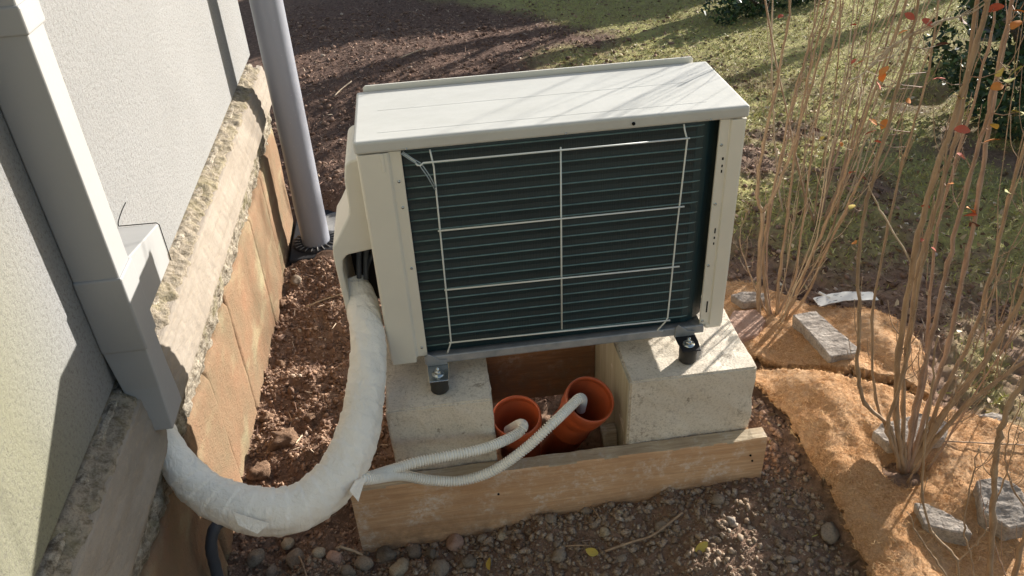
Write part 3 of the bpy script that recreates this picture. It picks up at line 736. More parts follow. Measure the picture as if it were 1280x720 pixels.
FP = plank('long orange-brown formwork plank lying on edge across the front of both blocks', -.131, .893, -.139, -.0985, -.56, -.262, 'plank_wood', 5, 'plank_top_wood')
for xx, zz in ((.22, -.335), (.855, -.315), (.862, -.335)):
    tube('nail_head', [(xx, -.1415, zz), (xx, -.137, zz)], .0028, 'dark_hole', FP, 8)
plank('dark brown plank at the back of the pit behind the orange pipes', .20, .546, .262, .296, -.40, -.12, 'dark_plank_wood', 8)
sc = thing('timber_brace', 'slanting timber stake between the right orange pipe and the right block', 'stake', loc=(.535, -.07, -.5))
V = [(.522, -.075, -.50), (.545, -.075, -.50), (.545, -.045, -.50), (.522, -.045, -.50), (.506, -.01, -.30), (.546, -.01, -.30), (.546, .02, -.30), (.506, .02, -.30)]
obj('stake_body', *bevel_mesh(V, BOXF, .002, 1), 'plank_top_wood', sc)

# ---------------------------------------------------------------- orange drain pipes
def drain(label, c, axis, L):
    t_ = thing('drain_pipe', label, 'pipe', 'orange drain pipes between the blocks', tuple(Vector(c) - Vector(axis).normalized() * L))
    sk = [(.0545, -.10), (.0565, -.075), (.0625, -.062), (.0640, -.050), (.0645, -.030), (.0665, -.026), (.0665, -.006), (.0655, -.001), (.0635, 0), (.0612, -.001), (.0595, -.006), (.0595, -.010), (.0620, -.013), (.0620, -.024), (.0590, -.028), (.0585, -.085), (.053, -.095), (.052, -L)]
    s_ = .94
    lathe('pipe_socket', c, axis, [(r * s_, h) for r, h in sk], 'orange_plastic', t_, 40)
    lathe('pipe_barrel', c, axis, [(.055 * s_, -.097), (.055 * s_, -.16), (.0562 * s_, -.163), (.0562 * s_, -.168), (.055 * s_, -.171), (.055 * s_, -L)], 'orange_plastic', t_, 40)
    return t_
drain('left orange drain pipe with a hose end tucked into it', (.2875, -.010, -.205), (-.06, -.22, 1), .36)
drain('right orange drain pipe, tilted, its open socket facing up', (.4700, -.035, -.157), (.26, -.46, 1), .40)

# ---------------------------------------------------------------- corrugated hoses
def hose(label, P, r, name='corrugated_hose'):
    S = spline(P, 60); out = [S[0]]; L = 0
    # resample every 0.8 mm
    d = [0.0]
    for a, b in zip(S[:-1], S[1:]): d.append(d[-1] + (b - a).length)
    d = np.array(d); A = np.array([tuple(p) for p in S]); s = np.arange(0, d[-1], .00085)
    Q = np.stack([np.interp(s, d, A[:, k]) for k in range(3)], 1)
    t_ = thing(name, label, 'hose', 'corrugated drain hoses', tuple(P[0]))
    def rf(L, a): return 1.0 if (L / .0064) % 1.0 < .55 else .76
    tube('hose_tube', [tuple(q) for q in Q], r, 'hose_plastic', t_, 16, rf, smooth=False)
hose('upper corrugated white hose entering the left orange pipe', [(-0.0995, -0.2602, -0.0773), (-0.0677, -0.2642, -0.0911), (-0.0216, -0.2000, -0.1451), (0.0369, -0.1750, -0.1561), (0.1102, -0.1650, -0.1589), (0.1849, -0.1500, -0.1665), (0.2441, -0.1200, -0.1779), (0.2822, -0.0900, -0.1873), (0.2964, -0.0727, -0.1850), (0.2935, -0.0266, -0.2200), (0.2653, 0.0079, -0.2700)], .0125)
hose('lower corrugated white hose crossing the plank into the right orange pipe', [(-0.1024, -0.2698, -0.0763), (-0.0636, -0.2736, -0.0868), (-0.0024, -0.1850, -0.1799), (0.0574, -0.1680, -0.2250), (0.1309, -0.1650, -0.2446), (0.2077, -0.1650, -0.2264), (0.2868, -0.1550, -0.1795), (0.3581, -0.1300, -0.1336), (0.4152, -0.0693, -0.1400), (0.4401, -0.0421, -0.1450), (0.4544, -0.0112, -0.1800), (0.4565, 0.0190, -0.2400)], .0125)

# ---------------------------------------------------------------- coir mats
def mat_mesh(label, poly, z_off, seed, name='coir_mat', lift=None, thick=.012):
    poly = [(p[0], p[1]) for p in poly]
    xs = [p[0] for p in poly]; ys = [p[1] for p in poly]; st = .006
    X, Y = np.meshgrid(np.arange(min(xs) - .02, max(xs) + .02, st), np.arange(min(ys) - .02, max(ys) + .02, st))
    jx = X + .010 * fbm(X, Y, seed, 3, 40.0); jy_ = Y + .010 * fbm(X, Y, seed + 1, 3, 40.0)
    ins = inside(jx, jy_, poly)
    Z = height0(X, Y) + .030 * fbm(X, Y, 3, 3, 4.0) + z_off + .020 * fbm(X * 1.6, Y * .7, seed + 2, 3, 5.0) + .004 * fbm(X, Y, seed + 3, 4, 60.0, .7)
    if lift is not None: Z = Z + lift(X, Y)
    i = np.arange(X.size).reshape(X.shape)
    ok = ins[:-1, :-1] & ins[1:, :-1] & ins[1:, 1:] & ins[:-1, 1:]
    F = np.stack([i[:-1, :-1], i[:-1, 1:], i[1:, 1:], i[1:, :-1]], -1)[ok]
    used_, inv = np.unique(F, return_inverse=True); F = inv.reshape(-1, 4)
    V = np.stack([X, Y, Z], -1).reshape(-1, 3)[used_]
    t_ = thing(name, label, 'coir mat', 'coir mats round the shrubs', (float(np.mean(xs)), float(np.mean(ys)), float(Z.mean())))
    off = np.array(t_.location)
    o = bulk('mat_sheet', V - off, F, 'coir', t_, True)
    sm = o.modifiers.new('thickness', 'SOLIDIFY'); sm.thickness = thick; sm.offset = -1
    r = np.random.default_rng(seed); n = int(len(F) * 2.0)
    pick = V[r.integers(0, len(V), n)] + r.normal(size=(n, 3)) * np.array([.004, .004, 0.001])
    dr = r.normal(size=(n, 3)) * np.array([1, 1, .35]); dr /= np.linalg.norm(dr, axis=1)[:, None]; dr[:, 2] = np.abs(dr[:, 2]) * .35
    dr = dr * r.uniform(.006, .022, n)[:, None]
    slivers('coir_fibres', pick - off, dr, np.full(n, .0007), 'coir_thread', t_, bend=r.normal(size=(n, 3)) * .0015)
    return t_, poly
near_poly = [(0.9494, 0.1813, -0.3400), (1.0178, 0.1937, -0.3400), (1.1079, 0.1379, -0.3400), (1.2176, 0.0731, -0.3400), (1.3460, 0.0277, -0.3500), (1.4245, -0.0351, -0.3500), (1.5047, -0.1055, -0.3500), (1.5742, -0.1830, -0.3500), (1.5764, -0.3146, -0.3500), (1.4015, -0.6196, -0.3800), (1.0473, -0.6247, -0.4000), (0.9952, -0.5328, -0.4100), (1.0015, -0.4465, -0.4100), (1.0122, -0.3156, -0.4100), (1.0037, -0.1634, -0.4000), (1.0031, 0.0009, -0.4100), (0.9821, 0.1011, -0.3800)]
far_poly = [(1.0651, 0.6830, -0.3400), (1.1468, 0.6420, -0.3400), (1.1893, 0.5761, -0.3400), (1.2717, 0.4554, -0.3400), (1.4139, 0.3973, -0.3400), (1.4935, 0.3272, -0.3400), (1.4925, 0.1894, -0.3400), (1.4161, -0.0062, -0.3400), (1.3669, 0.0491, -0.3400), (1.2740, 0.0934, -0.3400), (1.1600, 0.1494, -0.3400), (1.0699, 0.1876, -0.3400), (1.0082, 0.2430, -0.3400), (0.8967, 0.3406, -0.3400)]
S2 = np.array((1.2, -.235))
EA, EB = np.array((0.9706, 0.0323, -0.3600)[:2]), np.array((1.0015, -0.4465, -0.4100)[:2])
def near_lift(X, Y):
    e = EB - EA; tt = np.clip(((X - EA[0]) * e[0] + (Y - EA[1]) * e[1]) / (e @ e), 0, 1)
    dl = np.hypot(X - EA[0] - tt * e[0], Y - EA[1] - tt * e[1])
    fold = .022 * np.exp(-((dl - .085 - .05 * fbm(X, Y, 66, 2, 5.0)) / .075) ** 2)
    return near_lift0(X, Y) + fold
def near_lift0(X, Y):
    d = np.hypot(X - S2[0], Y - S2[1])
    return .012 - .05 * np.exp(-(d / .055) ** 2) + .010 * np.exp(-((d - .15) / .07) ** 2)
m1, np_ = mat_mesh('near orange-brown coir mat round the largest shrub, ragged edge sloping down to the soil', near_poly, .022, 60, lift=near_lift)
m2, fp_ = mat_mesh('far flat coir mat behind the dark gap, under the long flat stone', far_poly, .032, 70, thick=.030)
box('soil_gap', 0, .001, 0, .001, -2, -1.999, 'gully_body', None, 0) if False else None

def surf(x, y):
    z = height(np.array([x]), np.array([y]))[0]
    b = height0(np.array([x]), np.array([y]))[0] + .030 * fbm(np.array([x]), np.array([y]), 3, 3, 4.0)[0]
    if inside(np.array([x]), np.array([y]), np_)[0]: z = max(z, b + .03)
    elif inside(np.array([x]), np.array([y]), fp_)[0]: z = max(z, b + .034)
    return float(z)
# ---------------------------------------------------------------- flat stones on the mats
def slab_stone(label, pts, th, mat, seed, tilt=(0, 0), group='flat stones weighing down the coir mats'):
    """top outline given as world points; sides follow down by th"""
    c = np.mean(np.array(pts), 0); P = [np.array(p) for p in pts]; n = len(P)
    bm = bmesh.new(); top = [bm.verts.new(p) for p in P]
    bot = [bm.verts.new((c[0] + (p[0] - c[0]) * .96, c[1] + (p[1] - c[1]) * .96, p[2] - th)) for p in P]
    bm.faces.new(top); bm.faces.new(bot[::-1])
    for i in range(n): bm.faces.new((top[(i + 1) % n], top[i], bot[i], bot[(i + 1) % n]))
    bmesh.ops.recalc_face_normals(bm, faces=bm.faces)
    bmesh.ops.bevel(bm, geom=list(bm.edges), offset=.003, segments=1, affect='EDGES')
    bmesh.ops.triangulate(bm, faces=bm.faces)
    for _ in range(4):
        bmesh.ops.subdivide_edges(bm, edges=[e for e in bm.edges if e.calc_length() > .008], cuts=1, use_grid_fill=False)
        bmesh.ops.triangulate(bm, faces=bm.faces)
    bm.normal_update()
    for v in bm.verts:
        co = v.co
        d = .003 * float(fbm(co.x * 1.0 + co.z, co.y * 2.5, seed, 4, 28.0, .6)) + .0022 * round(3 * float(vnoise(co.x * 12 + co.y * 30, co.y * 8, seed + 4))) / 3
        v.co = co + v.normal * d
    bm.verts.index_update()
    V = [v.co[:] for v in bm.verts]; F = [[v.index for v in f.verts] for f in bm.faces]; bm.free()
    t_ = obj('flat_stone', V, F, mat, None, False)
    return tag(t_, label, 'stone', group)
slab_stone('long pale flat stone lying on the far coir mat', [(1.1633, 0.3484, -0.2700), (1.2387, 0.3503, -0.2700), (1.2801, 0.1702, -0.2730), (1.2670, 0.1473, -0.2760), (1.1885, 0.1441, -0.2760), (1.1782, 0.2577, -0.2730)], .055, 'stone_pale', 1)
slab_stone('pale stone tucked behind the stems of the largest shrub', [(1.1519, -0.1587, -0.2620), (1.1875, -0.1406, -0.2580), (1.2926, -0.1276, -0.2550), (1.3501, -0.1730, -0.2550), (1.3067, -0.2143, -0.2620), (1.1721, -0.2083, -0.2660)], .035, 'stone_pale', 2)
slab_stone('wedge-shaped pale stone with a dark side, lying in front of the largest shrub', [(1.1632, -0.3543, -0.3050), (1.1919, -0.3609, -0.3030), (1.2425, -0.4211, -0.3030), (1.2432, -0.4583, -0.3070), (1.2023, -0.4425, -0.3070), (1.1530, -0.4139, -0.3070)], .045, 'stone_pale', 3)
slab_stone('grey stone with a pitted face at the right edge, beside the third shrub', [(1.3184, -0.3351, -0.2800), (1.3720, -0.3388, -0.2700), (1.3975, -0.3826, -0.2700), (1.3697, -0.4691, -0.2850), (1.3190, -0.4649, -0.2930), (1.2877, -0.4143, -0.2930)], .05, 'stone_pale', 4)
slab_stone('small pale stone behind the first shrub beside the heat pump post', [(1.0323, 0.5059, -0.2900), (1.0745, 0.5157, -0.2870), (1.1470, 0.4878, -0.2870), (1.1291, 0.4543, -0.2920), (1.0551, 0.4615, -0.2930)], .028, 'stone_pale', 5)
slab_stone('reddish stone wedged between the right block and the first shrub', [(0.9636, 0.3682, -0.2950), (1.0124, 0.4225, -0.2900), (1.0826, 0.4202, -0.2920), (1.0942, 0.3648, -0.2960), (1.0416, 0.3106, -0.3020), (0.9808, 0.2974, -0.3040)], .05, 'stone_pink', 6)
slab_stone('thin pale stone in the grass behind the third shrub', [(1.4800, -0.1028, -0.3200), (1.5262, -0.0927, -0.3200), (1.5589, -0.1170, -0.3200), (1.5229, -0.1317, -0.3200)], .012, 'stone_pale', 7)

# white strip
ws = thing('torn_strip', 'torn white strip with dark specks lying behind the long flat stone', 'plastic strip', loc=(1.3985, 0.4606, -0.3300))
sp_ = [(1.2865, 0.4404, -0.3130), (1.3397, 0.4448, -0.3080), (1.3916, 0.4449, -0.3060), (1.4378, 0.4416, -0.3100), (1.4829, 0.4444, -0.3180)]
V = []; F = []
SS = spline(sp_, 8)
for i, p in enumerate(SS):
    d = (SS[min(i + 1, len(SS) - 1)] - SS[max(i - 1, 0)]).normalized(); s_ = Vector((-d.y, d.x, 0)) * (.020 + .001 * math.sin(i * .9))
    for k, h in ((-1, 0), (1, .004), (1, .006), (-1, .002)): V.append(tuple(p + s_ * k + Vector((0, 0, h))))
for i in range(len(SS) - 1):
    for k in range(4): F.append((i * 4 + k, (i + 1) * 4 + k, (i + 1) * 4 + (k + 1) % 4, i * 4 + (k + 1) % 4))
F += [(3, 2, 1, 0), tuple(len(V) - 4 + k for k in range(4))]
obj('strip_sheet', V, F, 'paper_strip', ws)
tube('strip_end', [(1.3180, 0.4878, -0.3100), (1.3345, 0.4459, -0.3050)], .005, 'paper_strip', ws, 6)

# ---------------------------------------------------------------- pebbles and clods
ST = [
 ((483, 692), 13, 'stone_dark', 'smooth dark grey oval pebble touching the left end of the front plank'),
 ((499, 709), 13, 'stone_tan', 'yellowish tan pebble in front of the dark oval one'),
 ((549, 710), 14, 'stone_grey', 'lumpy grey-tan stone at the bottom edge of the photo, right of the tan pebble'),
 ((569, 677), 13, 'stone_pink', 'flat pinkish stone leaning against the front plank'),
 ((360, 678), 9, 'stone_tan', 'small tan pebble under the lowest bend of the taped bundle'),
 ((371, 699), 15, 'stone_grey', 'broad grey stone below the small tan pebble'),
 ((417, 695), 13, 'stone_pink', 'long reddish tan stone left of the front plank'),
 ((399, 690), 8, 'stone_tan', 'small squarish tan stone beside the long reddish one'),
 ((455, 703), 12, 'stone_grey', 'rough greyish lump between the reddish and the dark oval stones'),
 ((434, 714), 10, 'stone_dark', 'dark pebble half out of the photo at the bottom, left of the rough lump'),
 ((519, 688), 12, 'stone_grey', 'pale grey crumbly stone touching the plank, left of the pinkish one'),
 ((539, 690), 9, 'stone_dark', 'dark stone between the crumbly grey and the pinkish one'),
 ((320, 696), 14, 'stone_dark', 'dark angular stone in the shade beside the conduit'),
 ((340, 712), 11, 'stone_grey', 'grey stone at the bottom edge below the conduit'),
 ((588, 700), 13, 'stone_dark', 'dark stone at the foot of the soil slope'),
 ((603, 672), 8, 'stone_grey', 'upright greenish grey chip near the pinkish stone'),
 ((628, 668), 8, 'stone_tan', 'pale angular chip on the dark slope right of the pinkish stone'),
 ((650, 678), 10, 'clod_brown', 'brown clod in the middle of the dark slope'),
 ((698, 692), 13, 'stone_grey', 'round brownish lump low on the dark slope'),
 ((697, 678), 7, 'stone_grey', 'small grey pebble above the round brownish lump'),
 ((734, 638), 10, 'stone_grey', 'greyish stone just below the plank, middle of the slope'),
 ((689, 647), 9, 'stone_grey', 'grey stone just below the plank, left of the middle one'),
 ((756, 665), 9, 'stone_tan', 'tan pebble beside the fallen twig'),
 ((812, 634), 7, 'stone_pale', 'whitish pebble high on the dark slope'),
 ((828, 657), 11, 'stone_grey', 'grey stone touching the right end of the fallen twig'),
 ((845, 652), 4, 'stone_pale', 'tiny pale pebble right of the grey stone'),
 ((777, 697), 8, 'stone_grey', 'grey pebble below the fallen twig'),
 ((775, 640), 5, 'stone_tan', 'small tan pebble between the two top grey stones'),
 ((851, 615), 4, 'stone_pale', 'tiny white pebble right under the plank'),
 ((898, 623), 11, 'stone_grey', 'grey stone near the right end of the plank'),
 ((913, 650), 7, 'stone_pale', 'pale oval pebble at the edge of the shade'),
 ((1036, 664), 15, 'stone_grey', 'grey stone at the soft edge of the coir mat'),
 ((988, 700), 8, 'stone_grey', 'small stone in the sunny soil at the bottom'),
 ((325, 589), 15, 'clod_brown', 'big sunlit reddish clod beside the sandstone slabs'),
 ((356, 548), 19, 'clod_brown', 'largest soil clod in the trench, above the taped bundle'),
 ((335, 520), 11, 'clod_brown', 'soil clod behind the largest one in the trench'),
 ((388, 520), 9, 'clod_brown', 'soil clod right of the largest one in the trench'),
 ((335, 395), 9, 'clod_brown', 'soil clod next to the slabs at the far end of the trench'),
 ((370, 350), 10, 'stone_grey', 'small grey stone just in front of the drain gully'),
 ((352, 378), 8, 'clod_brown', 'loose clod in front of the drain gully'),
 ((395, 410), 6, 'clod_brown', 'small clod beside the valve cover in the trench'),
 ((352, 455), 9, 'clod_brown', 'middle clod of the trench, against the slabs'),
]
STP = [(-0.0732, -0.1595, 0.0276), (-0.0414, -0.2100, 0.0272), (0.0558, -0.2292, 0.0290), (0.1003, -0.1578, 0.0275), (-0.3204, -0.0902, 0.0198), (-0.2962, -0.1411, 0.0325), (-0.2029, -0.1530, 0.0278), (-0.2376, -0.1390, 0.0172), (-0.1274, -0.1824, 0.0254), (-0.1669, -0.2045, 0.0210), (-0.0017, -0.1570, 0.0255), (0.0393, -0.1814, 0.0189), (-0.3977, -0.1209, 0.0308), (-0.3605, -0.1453, 0.0241), (0.1333, -0.2232, 0.0269), (0.1694, -0.1639, 0.0168), (0.2202, -0.1619, 0.0168), (0.2596, -0.2022, 0.0207), (0.3461, -0.2577, 0.0265), (0.3509, -0.2196, 0.0144), (0.4407, -0.1435, 0.0211), (0.3451, -0.1622, 0.0187), (0.4682, -0.2225, 0.0186), (0.5951, -0.1690, 0.0148), (0.6089, -0.2356, 0.0228), (0.6410, -0.2386, 0.0083), (0.4915, -0.2998, 0.0162), (0.5154, -0.1823, 0.0104), (0.6810, -0.1477, 0.0085), (0.7592, -0.2014, 0.0232), (0.7664, -0.2672, 0.0145), (0.9873, -0.3309, 0.0318), (0.8683, -0.3881, 0.0164), (-0.4204, 0.1640, 0.0357), (-0.3634, 0.2784, 0.0465), (-0.4313, 0.4164, 0.0283), (-0.2984, 0.3797, 0.0226), (-0.5068, 1.0109, 0.0275), (-0.4135, 1.1793, 0.0315), (-0.4592, 1.0635, 0.0246), (-0.3060, 0.8032, 0.0169), (-0.4204, 0.6861, 0.0250)]
for k, (((px, py), r_, mt, lb), (x, y, r)) in enumerate(zip(ST, STP)):
    z = float(height(np.array([x]), np.array([y]))[0])
    rr_ = random.Random(k * 5 + 1); r = r * (.95 if k < 11 or 32 < k < 35 else .80); s0 = r * rr_.uniform(.95, 1.1)
    V, F = rock_data((x, y, z + r * .30), (s0, r * rr_.uniform(.7, .9), r * rr_.uniform(.55, .72)), 100 + k, .8 if mt != 'clod_brown' else 1.3, 0, rr_.uniform(0, 3.1), 3)
    o = bulk('soil_clod' if mt == 'clod_brown' else 'pebble', V, F, mt, None, mt in ('stone_dark', 'stone_tan'))
    tag(o, lb, 'soil clod' if mt == 'clod_brown' else 'stone', 'soil clods in the trench' if mt == 'clod_brown' else 'pebbles in the soil before the plank')

# ---------------------------------------------------------------- loose stuff on the ground
def keep(x, y):
    k = ~inside(x, y, np_) & ~inside(x, y, fp_)
    k &= ~((x > -.02) & (x < .86) & (y > -.142) & (y < .3)) & ~((x > -.135) & (x < .895) & (y > -.142) & (y < -.095))
    k &= x > np.where(y < 1.68, -.475, -9)
    k &= ~((x > -.46) & (x < -.17) & (y > 1.30) & (y < 1.72))
    return k
def scatter(n, x0, x1, y0, y1, seed, w=None):
    r = np.random.default_rng(seed); x = r.uniform(x0, x1, n); y = r.uniform(y0, y1, n); k = keep(x, y)
    if w is not None: k &= r.uniform(0, 1, n) < w(x, y)
    x, y = x[k], y[k]
    z = np.concatenate([height(x[i:i + 20000], y[i:i + 20000]) for i in range(0, len(x), 20000)]) if len(x) else x
    return np.stack([x, y, z], 1), r
# trench crumbs
p, r = scatter(26000, -.475, .02, -.2, 1.4, 1); s = .0016 + .007 * r.uniform(0, 1, len(p)) ** 7
p[:, 2] += s * .3; cluster('soil_crumbs', p, s, 'soil_crumb', None, 2)
# dark slope crumbs in front
p, r = scatter(42000, -.42, 1.15, -.85, -.13, 3, lambda x, y: np.where(x > .75, .75, 1.0)); s = .0015 + .009 * r.uniform(0, 1, len(p)) ** 8
p[:, 2] += s * .3; cluster('slope_crumbs', p, s, 'dark_crumb', None, 4)
p, r = scatter(5000, .84, 1.25, -.16, .35, 33); s = .0018 + .010 * r.uniform(0, 1, len(p)) ** 6
p[:, 2] += s * .3; cluster('block_side_crumbs', p, s, 'soil_crumb', None, 44)
# gravelly part by the plank's left end
p, r = scatter(60, -.36, .22, -.62, -.14, 5); s = .006 + .014 * r.uniform(0, 1, len(p)) ** 2.5
p[:, 2] += s * .25; cluster('small_gravel', p, s, 'dark_crumb', None, 6)
# crumbs on the far soil
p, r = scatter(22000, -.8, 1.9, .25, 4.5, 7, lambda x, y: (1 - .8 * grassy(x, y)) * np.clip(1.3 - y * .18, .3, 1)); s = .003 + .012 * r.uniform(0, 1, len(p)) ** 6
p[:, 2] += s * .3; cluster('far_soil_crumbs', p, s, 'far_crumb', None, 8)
# mulch chips / fibres
p, r = scatter(60000, -.8, 2.2, .2, 4.8, 9, lambda x, y: (1 - .75 * grassy(x, y)) * np.clip(1.2 - y * .15, .3, 1))
d = r.normal(size=p.shape) * np.array([1, 1, .30]); d /= np.linalg.norm(d, axis=1)[:, None]; d[:, 2] = np.abs(d[:, 2]); L_ = .008 + .035 * r.uniform(0, 1, len(p)) ** 3
p[:, 2] += .003; slivers('mulch_fibres', p, d * L_[:, None], .0012 + .004 * r.uniform(0, 1, len(p)), 'mulch_chip')
p, r = scatter(9000, -.42, 1.15, -.8, 1.1, 10)
d = r.normal(size=p.shape) * np.array([1, 1, .35]); d /= np.linalg.norm(d, axis=1)[:, None]; d[:, 2] = np.abs(d[:, 2]); L_ = .006 + .03 * r.uniform(0, 1, len(p)) ** 3
p[:, 2] += .003; slivers('root_fibres', p, d * L_[:, None], .0008 + .0016 * r.uniform(0, 1, len(p)), 'mulch_chip')
# lawn
p, r = scatter(210000, .9, 5.2, -.8, 5.4, 12, lambda x, y: (grassy(x, y) * .9 + .05) * np.clip(.55 + 1.4 * (fbm(x, y, 90, 3, 5.0) + .25), .2, 1) * np.clip(1.5 - .22 * y, .35, 1))
d = r.normal(size=p.shape) * np.array([.8, .8, .1]); d[:, 2] = np.abs(d[:, 2]) + .75; d /= np.linalg.norm(d, axis=1)[:, None]
L_ = .007 + .020 * r.uniform(0, 1, len(p)); slivers('lawn_grass', p, d * L_[:, None], .002 + .0022 * r.uniform(0, 1, len(p)), 'grass_blade', bend=r.normal(size=p.shape) * .003)
# leaf litter
p, r = scatter(21000, .85, 5.0, -.6, 5.0, 14, lambda x, y: np.clip(.35 + grassy(x, y), 0, 1) * np.clip(1.2 - .25 * y, .12, 1))
d = r.normal(size=p.shape) * np.array([1, 1, .45]); d /= np.linalg.norm(d, axis=1)[:, None]; d[:, 2] = np.abs(d[:, 2])
L_ = .008 + .020 * r.uniform(0, 1, len(p)) ** 2; p[:, 2] += .005; slivers('leaf_litter', p, d * L_[:, None], L_ * r.uniform(.35, .7, len(p)), 'litter_leaf')

# twigs
TW = [
 ([(0.4555, -0.2790, -0.4400), (0.5247, -0.2686, -0.4350), (0.5751, -0.2643, -0.4300), (0.6275, -0.2407, -0.4250), (0.6592, -0.2279, -0.4200)], .0030, 'thin brown twig lying on the dark slope before the plank'),
 ([(-0.1864, -0.1337, -0.4550), (-0.1536, -0.1456, -0.4500), (-0.1296, -0.1594, -0.4500)], .0035, 'short pale stick at the left end of the plank'),
 ([(-0.2877, -0.1379, -0.4500), (-0.2704, -0.1842, -0.4400), (-0.2558, -0.2258, -0.4400)], .0025, 'thin twig over the broad grey stone'),
 ([(0.3651, -0.2403, -0.4400), (0.3915, -0.2471, -0.4400), (0.4250, -0.2566, -0.4350)], .0022, 'short straight twig low on the slope'),
 ([(0.4452, -0.1307, -0.4100), (0.4559, -0.1672, -0.4150), (0.4621, -0.1945, -0.4200)], .0022, 'small twig under the plank by the grey stone'),
 ([(-0.3476, 0.9338, -0.3350), (-0.2786, 0.9358, -0.3320), (-0.2098, 0.9373, -0.3320)], .0030, 'pale twig in front of the drain gully'),
 ([(-0.3259, 2.7939, -0.3300), (-0.2910, 2.9050, -0.3200), (-0.2382, 2.9822, -0.3250)], .0035, 'pale forked twig on the soil far behind the heat pump'),
 ([(0.0389, 3.2529, -0.3300), (0.0969, 3.2941, -0.3200), (0.1830, 3.3621, -0.3300)], .0035, 'pale twig on the distant soil near the tree shadow'),
 ([(-0.3179, 0.3096, -0.3400), (-0.3247, 0.2549, -0.3320), (-0.3157, 0.2359, -0.3400)], .0022, 'pale straw on the largest clod of the trench'),
 ([(1.3189, -0.1809, -0.3300), (1.4233, -0.2077, -0.3300), (1.5245, -0.2366, -0.3300)], .0018, 'thin straight twig across the near coir mat at the right edge'),
]
for P, r_, lb in TW:
    P = [(p[0], p[1], surf(p[0], p[1]) + .012 + r_) for p in P]
    tag(tube('twig', spline(P, 4), r_, 'twig_pale' if 'pale' in lb else 'bark_tan', None, 6), lb, 'twig', 'twigs on the soil')

# ---------------------------------------------------------------- shrubs
def leaf_at(parent, c, size, mat, rs, name='leaf'):
    """cupped leaf blade with a midrib fold and a short stalk"""
    n = 7; V = []; F = []
    for i in range(n):
        u = i / (n - 1); w = math.sin(math.pi * min(1, u * .93 + .05)) ** .8 * .34; x = u - .5; z = -.25 * (u - .5) ** 2
        V += [(x, -w, z + .18 * w), (x, 0, z), (x, w, z + .18 * w)]
    for i in range(n - 1):
        a = i * 3; F += [(a, a + 1, a + 4, a + 3), (a + 1, a + 2, a + 5, a + 4)]
    m = Matrix.Rotation(rs.uniform(0, 6.28), 4, 'Z') @ Matrix.Rotation(rs.uniform(-1.0, 1.0), 4, 'X') @ Matrix.Rotation(rs.uniform(-.8, .8), 4, 'Y')
    V = [tuple(Vector(c) + (m @ Vector(v)) * size) for v in V]
    n0 = len(V); up = m @ Vector((0, 0, -.012)) * size * 2
    V += [tuple(Vector(v) + up) for v in V]; F += [tuple(n0 + i for i in f[::-1]) for f in F]
    return obj(name, V, F, mat, parent, True)
STEM_NODES = {}
def stem(parent, P, r0, r1, mat, n=6, seg=8, name='stem', buds=True):
    S = spline(P, n); k = len(S); rs = random.Random(int(abs(S[0].x * 1e4)) + k)
    R = [r0 + (r1 - r0) * i / (k - 1) for i in range(k)]
    S = [p + Vector((rs.uniform(-1, 1), rs.uniform(-1, 1), 0)) * .0022 for p in S]
    R = [r * ((1.30 if i % 6 == 0 else rs.uniform(.92, 1.06)) if buds else 1) for i, r in enumerate(R)]
    V, F = tube_data(S, R, seg)
    STEM_NODES.setdefault(parent.name, []).extend(S)
    return obj(name, V, F, mat, parent, True), S, R
def twiglets(parent, S, R, rs, n, ln, mat):
    V = []; F = []
    for _ in range(n):
        i = rs.randrange(len(S) // 4, len(S)); p = S[i]; d = (S[min(i + 1, len(S) - 1)] - S[max(0, i - 1)]).normalized()
        q = Vector((rs.uniform(-1, 1), rs.uniform(-1, 1), rs.uniform(-.2, .5))); e = (d * .9 + q * .7).normalized()
        L = ln * rs.uniform(.3, 1.0); P = [p, p + e * L * .4, p + (e + d * .25).normalized() * L * .8 + Vector((0, 0, L * .2))]
        v, f = tube_data(spline(P, 3), [max(.0007, R[i] * .25 * (1 - .7 * t / 6)) for t in range(7)], 5); o = len(V); V += v; F += [tuple(o + a for a in ff) for ff in f]
    if V:
        o = obj('twiglets', V, F, mat, parent, True); o['kind'] = 'stuff'

